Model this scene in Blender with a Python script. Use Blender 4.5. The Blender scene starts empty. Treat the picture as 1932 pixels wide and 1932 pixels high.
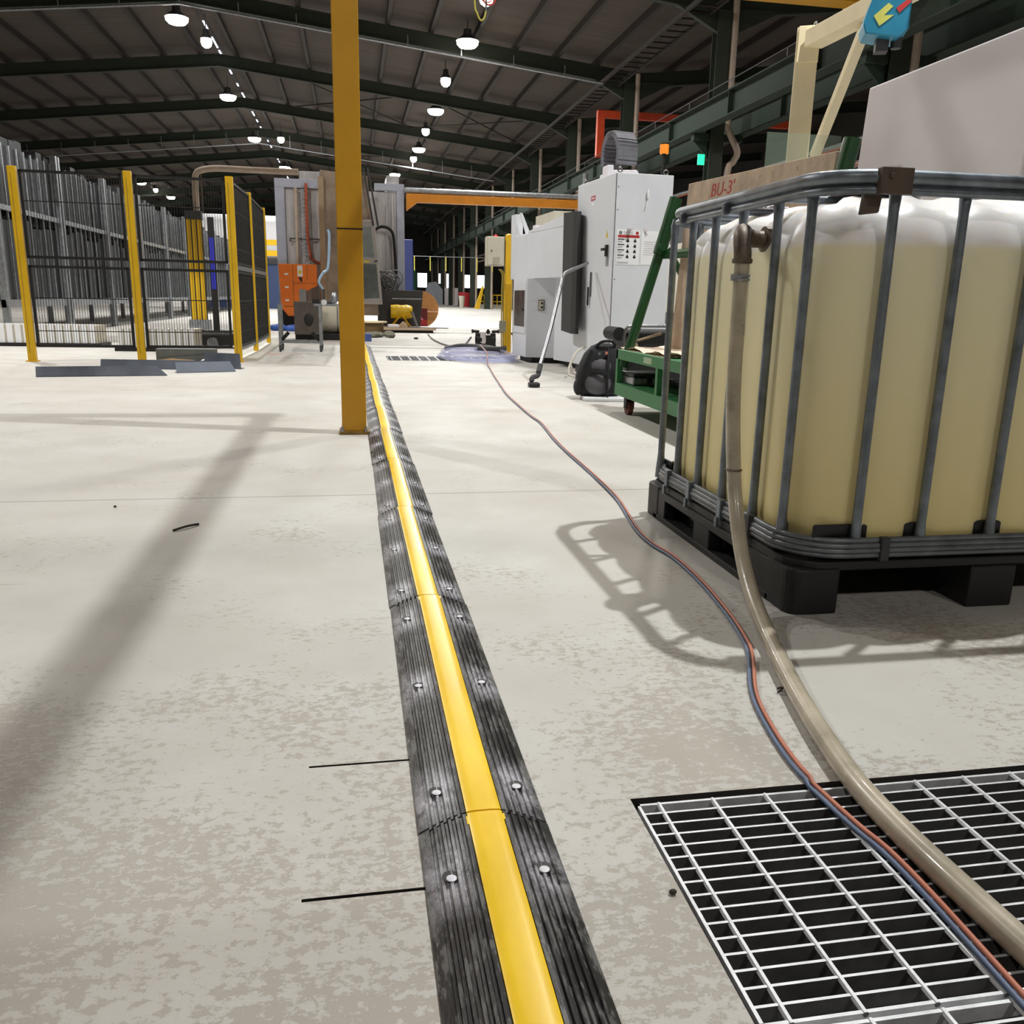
import bpy, bmesh, math, random
from mathutils import Vector, Matrix
random.seed(7)
PI = math.pi
col = bpy.context.scene.collection
sc = bpy.context.scene

# ------------------------------------------------------------------ camera, world, exposure
def make_camera():
    p, y, r, f = .242505, .183428, .020371, 1630.8
    fwd = Vector((math.sin(y)*math.cos(p), math.cos(y)*math.cos(p), -math.sin(p)))
    right = Vector((math.cos(y), -math.sin(y), 0)); up = right.cross(fwd)
    r2 = math.cos(r)*right + math.sin(r)*up; u2 = -math.sin(r)*right + math.cos(r)*up
    cam = bpy.data.cameras.new('camera'); cam.sensor_width = 36; cam.sensor_fit = 'HORIZONTAL'
    cam.lens = f/1932*36; cam.clip_start = .02; cam.clip_end = 400
    o = bpy.data.objects.new('camera', cam); col.objects.link(o)
    m = Matrix((r2, u2, -fwd)).transposed().to_4x4(); m.translation = Vector((0, 0, .8))
    o.matrix_world = m
    sc.camera = o
make_camera()
w = bpy.data.worlds.new('world'); sc.world = w; w.use_nodes = True
w.node_tree.nodes['Background'].inputs[0].default_value = (.75, .8, .9, 1)
w.node_tree.nodes['Background'].inputs[1].default_value = .25
sc.view_settings.view_transform = 'Standard'; sc.view_settings.look = 'None'
sc.view_settings.gamma = 1; sc.view_settings.use_curve_mapping = False
sc.view_settings.exposure = 0.1
LAMP_W = 300

# ------------------------------------------------------------------ materials
def lin(c):
    return tuple(((v/255)/12.92 if v/255 <= .04045 else ((v/255+.055)/1.055)**2.4) for v in c)
MATS = {}
class NT:
    def __init__(s, m): s.t = m.node_tree; s.n = s.t.nodes; s.l = s.t.links
    def add(s, typ, **k):
        nd = s.n.new(typ)
        for a, b in k.items():
            if a.startswith('i_'): nd.inputs[int(a[2:]) if a[2:].isdigit() else a[2:].replace('_', ' ')].default_value = b
            else: setattr(nd, a, b)
        return nd
    def mix(s, fac, a, b, bt='MIX'):
        nd = s.n.new('ShaderNodeMix'); nd.data_type = 'RGBA'; nd.blend_type = bt
        for i, v in ((0, fac), (6, a), (7, b)): s.put(nd.inputs[i], v)
        return nd.outputs[2]
    def math(s, op, a, b=0., c=0., clamp=False):
        nd = s.n.new('ShaderNodeMath'); nd.operation = op; nd.use_clamp = clamp
        s.put(nd.inputs[0], a); s.put(nd.inputs[1], b); s.put(nd.inputs[2], c)
        return nd.outputs[0]
    def put(s, inp, v):
        if hasattr(v, 'links') or isinstance(v, bpy.types.NodeSocket): s.l.new(v, inp)
        elif isinstance(v, tuple) and len(v) == 3: inp.default_value = (*v, 1)
        else: inp.default_value = v
    def coord(s, kind='Object'): return s.add('ShaderNodeTexCoord').outputs[kind]
    def noise(s, vec, scale, detail=3, rough=.55, sx=None):
        if sx:
            mp = s.add('ShaderNodeMapping'); mp.inputs['Scale'].default_value = sx; s.l.new(vec, mp.inputs[0]); vec = mp.outputs[0]
        nd = s.add('ShaderNodeTexNoise'); s.l.new(vec, nd.inputs['Vector'])
        nd.inputs['Scale'].default_value = scale; nd.inputs['Detail'].default_value = detail; nd.inputs['Roughness'].default_value = rough
        return nd.outputs['Fac']
    def ramp(s, fac, lo, hi, a=0., b=1.):
        nd = s.add('ShaderNodeMapRange'); nd.clamp = True; s.put(nd.inputs[0], fac)
        nd.inputs[1].default_value = lo; nd.inputs[2].default_value = hi; nd.inputs[3].default_value = a; nd.inputs[4].default_value = b
        return nd.outputs[0]
    def bump(s, h, strength, dist):
        nd = s.add('ShaderNodeBump'); nd.inputs['Strength'].default_value = strength; nd.inputs['Distance'].default_value = dist
        s.put(nd.inputs['Height'], h); return nd.outputs[0]
def newmat(name):
    m = bpy.data.materials.new(name); m.use_nodes = True; MATS[name] = m
    nt = NT(m); return m, nt, nt.n['Principled BSDF']
def M(name, c, rough=.5, metal=0., var=.08, scale=6., wear=None, wear_c=(60, 50, 40), bump=0., stretch=None, coat=0.):
    if name in MATS: return MATS[name]
    m, nt, b = newmat(name)
    L = lin(c); co = nt.coord()
    n = nt.noise(co, scale, 4, .6, stretch)
    a = tuple(x*(1-var*1.6) for x in L); d = tuple(min(1, x*(1+var)) for x in L)
    out = nt.mix(nt.ramp(n, .3, .7), a, d)
    if wear:
        wn = nt.noise(co, wear[0], 6, .7, (1, 1, wear[2]) if len(wear) > 2 else None)
        out = nt.mix(nt.ramp(wn, wear[1], wear[1]+.03), out, lin(wear_c))
    nt.put(b.inputs['Base Color'], out)
    nt.put(b.inputs['Roughness'], nt.ramp(n, .2, .8, max(.05, rough-.07), min(1, rough+.07)))
    b.inputs['Metallic'].default_value = metal
    if coat: b.inputs['Coat Weight'].default_value = coat
    if bump: nt.put(b.inputs['Normal'], nt.bump(n, 1, bump))
    return m
def emit(name, c, s):
    if name in MATS: return MATS[name]
    m, nt, b = newmat(name); b.inputs['Base Color'].default_value = (*lin(c), 1)
    b.inputs['Emission Color'].default_value = (*lin(c), 1); b.inputs['Emission Strength'].default_value = s
    return m

def concrete_mat():
    m, nt, b = newmat('worn_concrete'); co = nt.coord()
    sep = nt.add('ShaderNodeSeparateXYZ'); nt.l.new(co, sep.inputs[0]); X, Y = sep.outputs[0], sep.outputs[1]
    big = nt.noise(co, .55, 4, .6); mid = nt.noise(co, 2.6, 6, .65); fine = nt.noise(co, 34, 7, .72)
    base = nt.mix(nt.ramp(big, .32, .68), lin((187, 182, 175)), lin((202, 202, 197)))
    base = nt.mix(nt.ramp(mid, .35, .7, 0, .45), base, lin((178, 171, 160)))
    # worn through patches where the trowelled skin has come off, denser close to the camera end
    near = nt.ramp(Y, 2.4, .8, .0, .095)
    fld = nt.math('ADD', nt.math('ADD', nt.math('MULTIPLY', nt.noise(co, 40, 9, .74, (1, 1.35, 1)), .62), nt.math('MULTIPLY', nt.noise(co, 2.3, 3, .5), .38)), near)
    patch = nt.ramp(fld, .572, .592, 0, .8)
    base = nt.mix(patch, base, lin((165, 156, 145)))
    # long scuffs across the aisle
    sc_ = nt.noise(co, 1.4, 6, .7, (.5, 9, 1))
    base = nt.mix(nt.ramp(sc_, .66, .74, 0, .35), base, lin((120, 112, 102)))
    wet = nt.noise(co, .9, 3, .5)
    base = nt.mix(nt.math('MULTIPLY', nt.ramp(wet, .6, .66, 0, .35), nt.ramp(X, .75, 1.3)), base, lin((140, 130, 116)))
    sp = nt.noise(co, 190, 2, .5)
    base = nt.mix(nt.ramp(sp, .74, .78, 0, .5), base, lin((110, 102, 92)))
    # saw joints of the slab
    for yy in (3.53, 7.9, 10.35):
        d = nt.math('ABSOLUTE', nt.math('SUBTRACT', Y, yy))
        base = nt.mix(nt.ramp(d, .012, .004, 0, .45), base, lin((105, 98, 88)))
    mx = nt.math('MULTIPLY', nt.math('MULTIPLY', nt.ramp(X, -1.42, -1.38), nt.ramp(X, -.66, -.72)), nt.math('MULTIPLY', nt.ramp(Y, 12.02, 12.1), nt.ramp(Y, 12.42, 12.34)))
    base = nt.mix(nt.math('MULTIPLY', mx, nt.ramp(mid, .35, .6, .15, .6)), base, lin((196, 120, 96)))
    nt.put(b.inputs['Base Color'], base)
    nt.put(b.inputs['Roughness'], nt.math('ADD', nt.ramp(mid, .3, .7, .58, .74), nt.math('MULTIPLY', patch, -.08)))
    nt.put(b.inputs['Normal'], nt.bump(nt.math('ADD', fine, nt.math('MULTIPLY', patch, -.7)), .35, .0016))
    return m
def rubber_mat():
    m, nt, b = newmat('ramp_rubber'); co = nt.coord()
    sep = nt.add('ShaderNodeSeparateXYZ'); nt.l.new(co, sep.inputs[0]); X, Y = sep.outputs[0], sep.outputs[1]
    n = nt.noise(co, 22, 6, .7, (3, .8, 1))
    base = nt.mix(nt.ramp(n, .51, .57, 0, .9), lin((28, 28, 29)), lin((98, 97, 95)))
    base = nt.mix(nt.ramp(nt.noise(co, 60, 4, .6, (2.5, .6, 1)), .66, .7, 0, .7), base, lin((128, 126, 122)))
    mask = None
    for hy in (.085, .485, .87):
        d = nt.math('ABSOLUTE', nt.math('SUBTRACT', Y, hy)); mk = nt.ramp(d, .095, .025)
        mask = mk if mask is None else nt.math('MAXIMUM', mask, mk)
    ax = nt.math('ABSOLUTE', X); mx = nt.math('MULTIPLY', nt.ramp(ax, .028, .05), nt.ramp(ax, .1, .08, .25, 1))
    inf = nt.add('ShaderNodeObjectInfo'); dust = nt.noise(co, 26, 6, .8)
    f = nt.math('MULTIPLY', nt.math('MULTIPLY', mask, mx), nt.ramp(dust, .36, .58))
    f = nt.math('MULTIPLY', f, nt.ramp(inf.outputs['Random'], 0, 1, .7, 1.))
    base = nt.mix(f, base, lin((206, 204, 211)))
    nt.put(b.inputs['Base Color'], base)
    nt.put(b.inputs['Roughness'], nt.ramp(n, .3, .7, .28, .55))
    nt.put(b.inputs['Normal'], nt.bump(n, .5, .002))
    return m
def bottle_mat():
    m, nt, b = newmat('tank_plastic'); co = nt.coord()
    sep = nt.add('ShaderNodeSeparateXYZ'); nt.l.new(co, sep.inputs[0]); Z = sep.outputs[2]
    n = nt.noise(co, 3, 4, .6)
    liq = nt.mix(nt.ramp(Z, .15, .93), lin((232, 214, 146)), lin((240, 234, 200)))
    base = nt.mix(nt.ramp(nt.math('ADD', Z, nt.math('MULTIPLY', n, .01)), .945, .965), liq, lin((248, 243, 242)))
    nt.put(b.inputs['Base Color'], base); b.inputs['Roughness'].default_value = .42
    b.inputs['Subsurface Weight'].default_value = .5; b.inputs['Subsurface Radius'].default_value = (.08, .07, .03)
    b.inputs['Subsurface Scale'].default_value = .6
    nt.put(b.inputs['Normal'], nt.bump(nt.noise(co, 60, 3, .6), .12, .002))
    return m
def glassy(name, c, alpha, rough=.1):
    m, nt, b = newmat(name); b.inputs['Base Color'].default_value = (*lin(c), 1)
    b.inputs['Roughness'].default_value = rough; b.inputs['Alpha'].default_value = alpha
    return m

concrete = concrete_mat(); rubber = rubber_mat(); tankpl = bottle_mat()
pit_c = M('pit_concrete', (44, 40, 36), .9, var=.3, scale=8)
green = M('dark_green_steel', (40, 48, 36), .75, var=.15, scale=2)
greenw = M('crane_green_steel', (32, 45, 36), .92, var=.15, scale=1.5)
roof_m = M('roof_lining', (72, 62, 55), .85, var=.22, scale=1.2, stretch=(.25, 3, 1))
purl_m = M('purlin_brown', (40, 31, 26), .7, var=.15)
galv = M('galvanised', (160, 164, 168), .38, .75, var=.2, scale=14)
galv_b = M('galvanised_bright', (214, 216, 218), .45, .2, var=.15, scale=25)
cage_m = M('cage_steel', (128, 136, 144), .42, .7, var=.22, scale=18)
black_pl = M('black_plastic', (26, 26, 27), .5, var=.2, scale=10)
black_m = M('black_metal', (24, 23, 22), .5, var=.2)
rub_blk = M('black_rubber', (20, 20, 21), .7, var=.2)
yel = M('post_yellow', (200, 146, 22), .42, var=.06, scale=3, wear=(26, .685), wear_c=(70, 48, 24))
yel_f = M('fence_yellow', (222, 176, 14), .45, var=.05)
yel_lid = M('lid_yellow', (254, 206, 36), .33, var=.10, scale=9, wear=(30, .76), wear_c=(190, 160, 110), stretch=(1, .5, 1))
grey_cab = M('cabinet_grey', (218, 221, 227), .42, var=.03, scale=2)
cream = M('cream_paint', (242, 228, 192), .5, var=.04)
cream_b = M('box_cream', (196, 190, 172), .5, var=.04)
white_m = M('white_paint', (218, 213, 217), .5, var=.012)
dgrey = M('dark_grey', (62, 62, 64), .6, var=.15)
felt = M('grey_felt', (58, 58, 58), .95, var=.12, scale=60)
ply = M('slab_plywood', (184, 164, 142), .75, var=.2, scale=7, wear=(16, .63), wear_c=(110, 86, 64), stretch=(1, 1, .6))
cartg = M('cart_green', (44, 112, 62), .5, var=.14, scale=6, wear=(12, .66), wear_c=(84, 72, 56))
tubeg = M('tube_dark_green', (16, 66, 28), .4, var=.15)
brass = M('brown_fitting', (104, 92, 80), .5, .4, var=.3, scale=30)
chrome = M('chrome', (140, 140, 142), .3, 1., var=.05)
pipe_b = M('beige_pipe', (176, 160, 144), .6, var=.1)
orange = M('cabinet_orange', (236, 120, 28), .45, var=.06)
ored = M('orange_duct', (206, 70, 30), .5, var=.1)
stain = M('stainless_panel', (190, 187, 188), .35, .4, var=.18, scale=2, stretch=(3, 3, .6))
bronze = M('bronze_panel', (150, 134, 118), .4, .5, var=.2, scale=3)
wood = M('reel_wood', (196, 142, 84), .7, var=.15, scale=4, stretch=(1, 1, 6))
papr = M('paper', (240, 240, 242), .7, var=.02)
hose_m = M('clear_braided_hose', (180, 170, 150), .3, var=.2, scale=9, wear=(16, .70), wear_c=(96, 84, 70), coat=.4)
blueh = glassy('blue_clear_hose', (196, 200, 236), .4, .08)
orr = M('cord_orange', (190, 116, 90), .5); blu = M('cord_blue', (92, 108, 136), .5); gry = M('cord_grey', (150, 142, 132), .6)
rack_m = M('rack_grey', (50, 53, 57), .6, .1, var=.2, scale=4)
blue_m = M('blue_paint', (60, 78, 120), .5)
red_m = M('red_paint', (176, 40, 46), .5)
win_e = emit('window_daylight', (236, 246, 255), 5.0)
lens_e = emit('lamp_lens', (255, 248, 236), 26.0)
slit_e = emit('ridge_daylight', (226, 236, 255), 5.0)

# ------------------------------------------------------------------ mesh helpers
class MB:
    def __init__(s): s.v = []; s.f = []
    def quad(s, pts):
        n = len(s.v); s.v += [tuple(p) for p in pts]; s.f.append(tuple(range(n, n+len(pts)))); return s
    def box(s, x0, x1, y0, y1, z0, z1, m=None):
        n = len(s.v)
        P = [Vector((x, y, z)) for z in (z0, z1) for y in (y0, y1) for x in (x0, x1)]
        if m: P = [m @ p for p in P]
        s.v += [tuple(p) for p in P]
        s.f += [tuple(n+i for i in q) for q in ((0, 2, 3, 1), (4, 5, 7, 6), (0, 1, 5, 4), (2, 6, 7, 3), (0, 4, 6, 2), (1, 3, 7, 5))]
        return s
    def bar(s, p0, p1, wx, wy):
        p0, p1 = Vector(p0), Vector(p1); d = p1-p0; q = d.to_track_quat('Z', 'Y').to_matrix().to_4x4(); q.translation = p0
        return s.box(-wx/2, wx/2, -wy/2, wy/2, 0, d.length, q)
    def ring(s, c, q, r, seg, ry=None):
        n = len(s.v)
        for i in range(seg):
            a = 2*PI*i/seg; s.v.append(tuple(c + q @ Vector((r*math.cos(a), (ry or r)*math.sin(a), 0))))
        return n
    def tube(s, pts, r, seg=8, closed=False, ry=None):
        P = [Vector(p) for p in pts]; N = len(P); rr = r if isinstance(r, (list, tuple)) else [r]*N
        first = None; prev = None; up = None
        for i in range(N):
            if closed: t = (P[(i+1) % N]-P[i-1])
            else: t = (P[min(i+1, N-1)]-P[max(i-1, 0)])
            if t.length < 1e-9: t = Vector((0, 0, 1))
            t.normalize()
            if up is None:
                up = Vector((0, 0, 1)) if abs(t.z) < .9 else Vector((1, 0, 0))
            side = up.cross(t)
            if side.length < 1e-6: side = Vector((1, 0, 0)).cross(t)
            side.normalize(); up = t.cross(side).normalized()
            q = Matrix((side, up, t)).transposed()
            n = s.ring(P[i], q, rr[i], seg, ry)
            if prev is not None:
                s.f += [(prev+k, prev+(k+1) % seg, n+(k+1) % seg, n+k) for k in range(seg)]
            else: first = n
            prev = n
        if closed: s.f += [(prev+k, prev+(k+1) % seg, first+(k+1) % seg, first+k) for k in range(seg)]
        else:
            s.f.append(tuple(first+k for k in reversed(range(seg)))); s.f.append(tuple(prev+k for k in range(seg)))
        return s
    def cyl(s, p0, p1, r, seg=16, r1=None): return s.tube([p0, p1], [r, r if r1 is None else r1], seg)
    def prism(s, poly, axis, a0, a1):
        n = len(s.v); k = len(poly)
        def mk(u, v, a): return {'z': (u, v, a), 'y': (u, a, v), 'x': (a, u, v)}[axis]
        s.v += [mk(u, v, a0) for u, v in poly] + [mk(u, v, a1) for u, v in poly]
        s.f.append(tuple(n+i for i in reversed(range(k)))); s.f.append(tuple(n+k+i for i in range(k)))
        s.f += [(n+i, n+(i+1) % k, n+k+(i+1) % k, n+k+i) for i in range(k)]
        return s
    def lathe(s, prof, c=(0, 0, 0), axis='z', seg=20):
        c = Vector(c); prev = None
        q = {'z': Matrix.Identity(3), 'x': Matrix(((0, 0, 1), (0, 1, 0), (-1, 0, 0))), 'y': Matrix(((1, 0, 0), (0, 0, 1), (0, -1, 0)))}[axis]
        for r, h in prof:
            n = s.ring(c + q @ Vector((0, 0, h)), q, max(r, 1e-5), seg)
            if prev is not None: s.f += [(prev+k, prev+(k+1) % seg, n+(k+1) % seg, n+k) for k in range(seg)]
            else: s.f.append(tuple(n+k for k in reversed(range(seg))))
            prev = n
        s.f.append(tuple(prev+k for k in range(seg)))
        return s
    def torus(s, c, R, r, axis='y', seg=20, rs=8):
        c = Vector(c); pts = []
        for i in range(seg):
            a = 2*PI*i/seg; u, v = R*math.cos(a), R*math.sin(a)
            pts.append(c + Vector({'y': (u, 0, v), 'x': (0, u, v), 'z': (u, v, 0)}[axis]))
        return s.tube(pts, r, rs, True)
    def ell(s, c, rx, ry, rz, m=None, su=16, sv=10):
        c = Vector(c); n = len(s.v)
        for j in range(sv+1):
            t = PI*j/sv
            for i in range(su):
                a = 2*PI*i/su; p = Vector((rx*math.sin(t)*math.cos(a), ry*math.sin(t)*math.sin(a), rz*math.cos(t)))
                if m: p = m @ p
                s.v.append(tuple(c+p))
        for j in range(sv):
            for i in range(su): s.f.append((n+j*su+i, n+(j+1)*su+i, n+(j+1)*su+(i+1) % su, n+j*su+(i+1) % su))
        return s
    def build(s, name, mat, parent=None, smooth=None, bevel=0., loc=None):
        me = bpy.data.meshes.new(name); me.from_pydata(s.v, [], s.f); me.update()
        bm = bmesh.new(); bm.from_mesh(me); bmesh.ops.recalc_face_normals(bm, faces=bm.faces); bm.to_mesh(me); bm.free()
        me.materials.append(mat)
        if smooth:
            me.polygons.foreach_set('use_smooth', [True]*len(me.polygons)); me.set_sharp_from_angle(angle=math.radians(smooth if smooth > 1 else 40))
        o = bpy.data.objects.new(name, me); col.objects.link(o)
        if bevel:
            b = o.modifiers.new('b', 'BEVEL'); b.width = bevel; b.segments = 2; b.limit_method = 'ANGLE'
        if parent: o.parent = parent
        if loc: o.location = loc
        return o
def tag(o, label, cat, group=None, kind=None):
    o['label'] = label; o['category'] = cat
    if group: o['group'] = group
    if kind: o['kind'] = kind
    return o
def thing(name, label, cat, loc=(0, 0, 0), rz=0, group=None):
    o = bpy.data.objects.new(name, None); col.objects.link(o); o.location = loc; o.rotation_euler = (0, 0, rz)
    o.empty_display_size = .1
    return tag(o, label, cat, group)
def struct(o): o['kind'] = 'structure'; return o
def dup(root, loc=None, rz=None, label=None):
    r = root.copy(); col.objects.link(r)
    if loc is not None: r.location = loc
    if rz is not None: r.rotation_euler = (0, 0, rz)
    if label: r['label'] = label
    for ch in list(root.children):
        if ch.parent != root: continue
        c = ch.copy(); col.objects.link(c); c.parent = r
        for g in list(ch.children):
            d = g.copy(); col.objects.link(d); d.parent = c
    return r
def spline(pts, n=8):
    P = [Vector(p) for p in pts]; out = []
    for i in range(len(P)-1):
        a, b, c, d = P[max(i-1, 0)], P[i], P[i+1], P[min(i+2, len(P)-1)]
        for k in range(n):
            t = k/n; out.append(.5*((2*b)+(-a+c)*t+(2*a-5*b+4*c-d)*t*t+(-a+3*b-3*c+d)*t**3))
    out.append(P[-1]); return out
ORD = ['nearest', 'second', 'third', 'fourth', 'fifth', 'sixth', 'seventh', 'eighth', 'ninth', 'tenth', 'eleventh', 'twelfth', 'thirteenth', 'fourteenth', 'fifteenth', 'sixteenth', 'seventeenth', 'eighteenth', 'nineteenth', 'twentieth', 'twenty-first', 'twenty-second', 'twenty-third', 'twenty-fourth']

# ------------------------------------------------------------------ structure: floor, walls, roof
XL, XR, Y0, Y1 = -22., 26., -14., 112.
holes = [(.434, 1.456, -.30, 1.216, -.9), (.44, 1.95, 11.23, 12.05, -.12), (.25, 1.98, 13.94, 14.04, -.05),
         (-.092, .085, 1.390, 1.396, -.02), (-.086, .085, 1.041, 1.0475, -.02)]
def floor():
    xs = sorted({XL, XR} | {h[0] for h in holes} | {h[1] for h in holes}); ys = sorted({Y0, Y1} | {h[2] for h in holes} | {h[3] for h in holes})
    m = MB()
    for i in range(len(xs)-1):
        for j in range(len(ys)-1):
            cx, cy = (xs[i]+xs[i+1])/2, (ys[j]+ys[j+1])/2
            if any(h[0] < cx < h[1] and h[2] < cy < h[3] for h in holes): continue
            m.quad([(xs[i], ys[j], 0), (xs[i+1], ys[j], 0), (xs[i+1], ys[j+1], 0), (xs[i], ys[j+1], 0)])
    me_o = m.build('floor', concrete); struct(me_o)
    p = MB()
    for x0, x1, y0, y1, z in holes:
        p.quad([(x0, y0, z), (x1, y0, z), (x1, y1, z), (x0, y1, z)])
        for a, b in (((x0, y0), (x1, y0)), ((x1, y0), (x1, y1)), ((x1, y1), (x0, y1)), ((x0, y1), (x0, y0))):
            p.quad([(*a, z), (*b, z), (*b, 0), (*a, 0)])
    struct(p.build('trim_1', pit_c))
floor()
RX, RZ, VX, SL = -5., 10.25, 9.95, .108
def roofz(x):
    z = RZ - abs(x-RX)*SL
    return z if x <= VX else RZ-(VX-RX)*SL + (x-VX)*SL
def ceiling():
    m = MB(); xs = [XL, RX, VX, XR]
    for a, b in zip(xs[:-1], xs[1:]):
        for k in range(16):
            y0, y1 = Y0+(Y1-Y0)*k/16, Y0+(Y1-Y0)*(k+1)/16
            m.quad([(a, y0, roofz(a)), (b, y0, roofz(b)), (b, y1, roofz(b)), (a, y1, roofz(a))])
            m.quad([(a, y0, roofz(a)+.1), (b, y0, roofz(b)+.1), (b, y1, roofz(b)+.1), (a, y1, roofz(a)+.1)])
    struct(m.build('ceiling', roof_m))
ceiling()
wall_m = M('wall_cladding', (60, 58, 54), .8, var=.12, stretch=(6, 1, .2))
struct(MB().box(XL-.2, XL, Y0, Y1, 0, 9).build('wall_left', wall_m))
struct(MB().box(XR, XR+.2, Y0, Y1, 0, 10.4).build('wall_right', wall_m))
struct(MB().box(XL, XR, Y0-.2, Y0, 0, 11).build('wall_back', wall_m))
struct(MB().box(XL, XR, Y1, Y1+.2, 0, 11).build('wall_far', wall_m))
for i, (x0, x1, z0, z1) in enumerate([(8.2, 9.35, 1.9, 3.6), (10.7, 11.4, 2.4, 3.6), (11.8, 12.35, 1.9, 3.6), (13.9, 14.95, 1.95, 3.5), (15.65, 16.7, 1.95, 3.5), (19, 20.2, 2, 3.5)]):
    f = MB()
    for q in ((x0-.08, x0, z0-.08, z1+.08), (x1, x1+.08, z0-.08, z1+.08), (x0, x1, z1, z1+.08), (x0, x1, z0-.08, z0)): f.box(q[0], q[1], Y1-.1, Y1-.01, q[2], q[3])
    fo = struct(f.build('window_%d' % (i+1), green)); MB().box(x0, x1, Y1-.06, Y1-.03, z0, z1).build('pane', win_e, fo)

# purlins running away from the camera, one thing each
def purlins():
    base = MB().box(-.06, .06, Y0, Y1, -.22, 0).build('roof_purlin', purl_m); first = True
    for side, n in ((1, 10), (-1, 11), (2, 8)):
        for k in range(n):
            x = RX + side*(.7+1.42*k) if side != 2 else VX+1.2+1.5*k
            if x < XL: continue
            o = base if first else base.copy()
            if not first: col.objects.link(o)
            first = False; o.location = (x, 0, roofz(x))
            wh = {1: 'on the slope right of the ridge', -1: 'on the slope left of the ridge', 2: 'over the side bay beyond the columns'}[side]
            tag(o, 'dark brown roof purlin %s, %s from the %s' % (wh, ORD[k] if k else 'closest', 'valley' if side == 2 else 'ridge'), 'purlin', 'roof purlins')
purlins()
def rafters():
    ys = [7.4+8*k for k in range(13)]
    for k, y in enumerate(ys):
        m = MB()
        for a, b in ((XL, RX), (RX, VX), (VX, XR)):
            za, zb = roofz(a)-.22, roofz(b)-.22
            for (w_, t0, t1) in ((.10, 0, .03), (.012, .03, .43), (.10, .43, .46)):
                m.quad([(a, y-w_, za-t1), (b, y-w_, zb-t1), (b, y-w_, zb-t0), (a, y-w_, za-t0)])
                m.quad([(a, y+w_, za-t1), (b, y+w_, zb-t1), (b, y+w_, zb-t0), (a, y+w_, za-t0)])
                m.quad([(a, y-w_, za-t1), (b, y-w_, zb-t1), (b, y+w_, zb-t1), (a, y+w_, za-t1)])
                m.quad([(a, y-w_, za-t0), (b, y-w_, zb-t0), (b, y+w_, zb-t0), (a, y+w_, za-t0)])
        # haunch over the column
        for s_ in (-1, 1):
            m.prism([(VX-.2+s_*.1, roofz(VX)-.5), (VX-.2+s_*1.5, roofz(VX)-.62+.16), (VX-.2+s_*.1, roofz(VX)-1.15)], 'y', y-.08, y+.08)
        tag(m.build('roof_rafter', green), 'dark green steel rafter crossing the hall, %s rafter from the camera' % ORD[k], 'rafter', 'roof rafters')
rafters()
# columns with beige downpipes
def columns():
    c0 = None
    for k in range(14):
        y = 7.4+8*k
        if c0 is None:
            t = thing('steel_column', '', 'column', (9.62, y, 0), 0, 'right-hand row of green columns'); c0 = t
            zt = roofz(9.6)-.6
            m = MB().box(-.19, .19, -.17, -.15, 0, zt).box(-.19, .19, .15, .17, 0, zt).box(-.012, .012, -.15, .15, 0, zt).box(-.3, .3, -.25, .25, 0, .03)
            m.build('column_shaft', green, t)
            MB().box(-.62, -.19, -.1, .1, 4.95, 5.13).prism([(-.19, 4.95), (-.6, 4.95), (-.19, 4.55)], 'y', -.02, .02).box(.19, .75, -.1, .1, 4.95, 5.13).build('crane_bracket', greenw, t)
            dp = MB().tube(spline([(.29, -.15, zt+.3), (.29, -.15, 5.7), (.29, -.15, 5.25), (.29, -.15, 4.3), (.29, -.15, 2), (.29, -.15, .1)], 5), .085, 10).build('downpipe', pipe_b, t, 50)
        else: t = dup(c0, (9.62, y, 0))
        if k == 2:
            for ch in t.children:
                if ch.name.startswith('downpipe'): old = ch
            bpy.data.objects.remove(old)
            MB().tube(spline([(.29, -.15, zt+.3), (.29, -.15, 5.6), (.3, -.15, 5.25), (.58, -.2, 4.72), (.5, -.18, 4.45), (.36, -.15, 4.1), (.33, -.15, 2), (.33, -.15, .1)], 5), .085, 10).build('downpipe', pipe_b, t, 50)
        t['label'] = 'dark green steel column with beige downpipe, %s of the right-hand row counted from the camera' % ORD[k]
columns()
def crane_rail():
    for nm, x, lb in (('crane_runway', 9.05, 'dark green crane runway girder with top rail, in front of the right-hand columns'), ('crane_runway', 10.4, 'dark green crane runway girder on the far side of the right-hand columns')):
        t = thing(nm, lb, 'girder', (x, 0, 0))
        MB().box(-.15, .15, Y0, Y1, 5.13, 5.16).box(-.012, .012, Y0, Y1, 5.16, 5.68).box(-.15, .15, Y0, Y1, 5.68, 5.71).build('girder', greenw, t)
        MB().box(-.03, .03, Y0, Y1, 5.71, 5.76).build('rail', galv, t)
        b0 = MB().box(-.14, .14, 0, .02, 5.16, 5.68).build('web_stiffener', greenw, t)
        for i in range(27):
            b = b0 if i == 0 else b0.copy()
            if i: col.objects.link(b)
            b.location = (0, 1+i*4, 0)
        g = MB().tube([(-.2, Y0, 5.86), (-.2, Y1, 5.86)], .012, 6)
        for i in range(40): g.box(-.205, -.195, 2+i*2.67, 2.02+i*2.67, 5.7, 5.86)
        g.build('conductor_line', dgrey, t)
crane_rail()
# yellow bridge crane spanning above the frame
t = thing('bridge_crane', 'yellow overhead bridge crane girder at the top right corner of the view', 'crane', (0, 0, 0))
MB().box(-17, 9.1, 15.1, 15.5, 5.82, 6.6).build('bridge_girder', yel, t, bevel=.01)
MB().box(-17, 9.1, 13.3, 13.7, 5.82, 6.6).build('bridge_girder', yel, t, bevel=.01)
MB().box(8.85, 9.25, 12.8, 16., 5.765, 5.99).build('end_carriage', yel, t)
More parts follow.
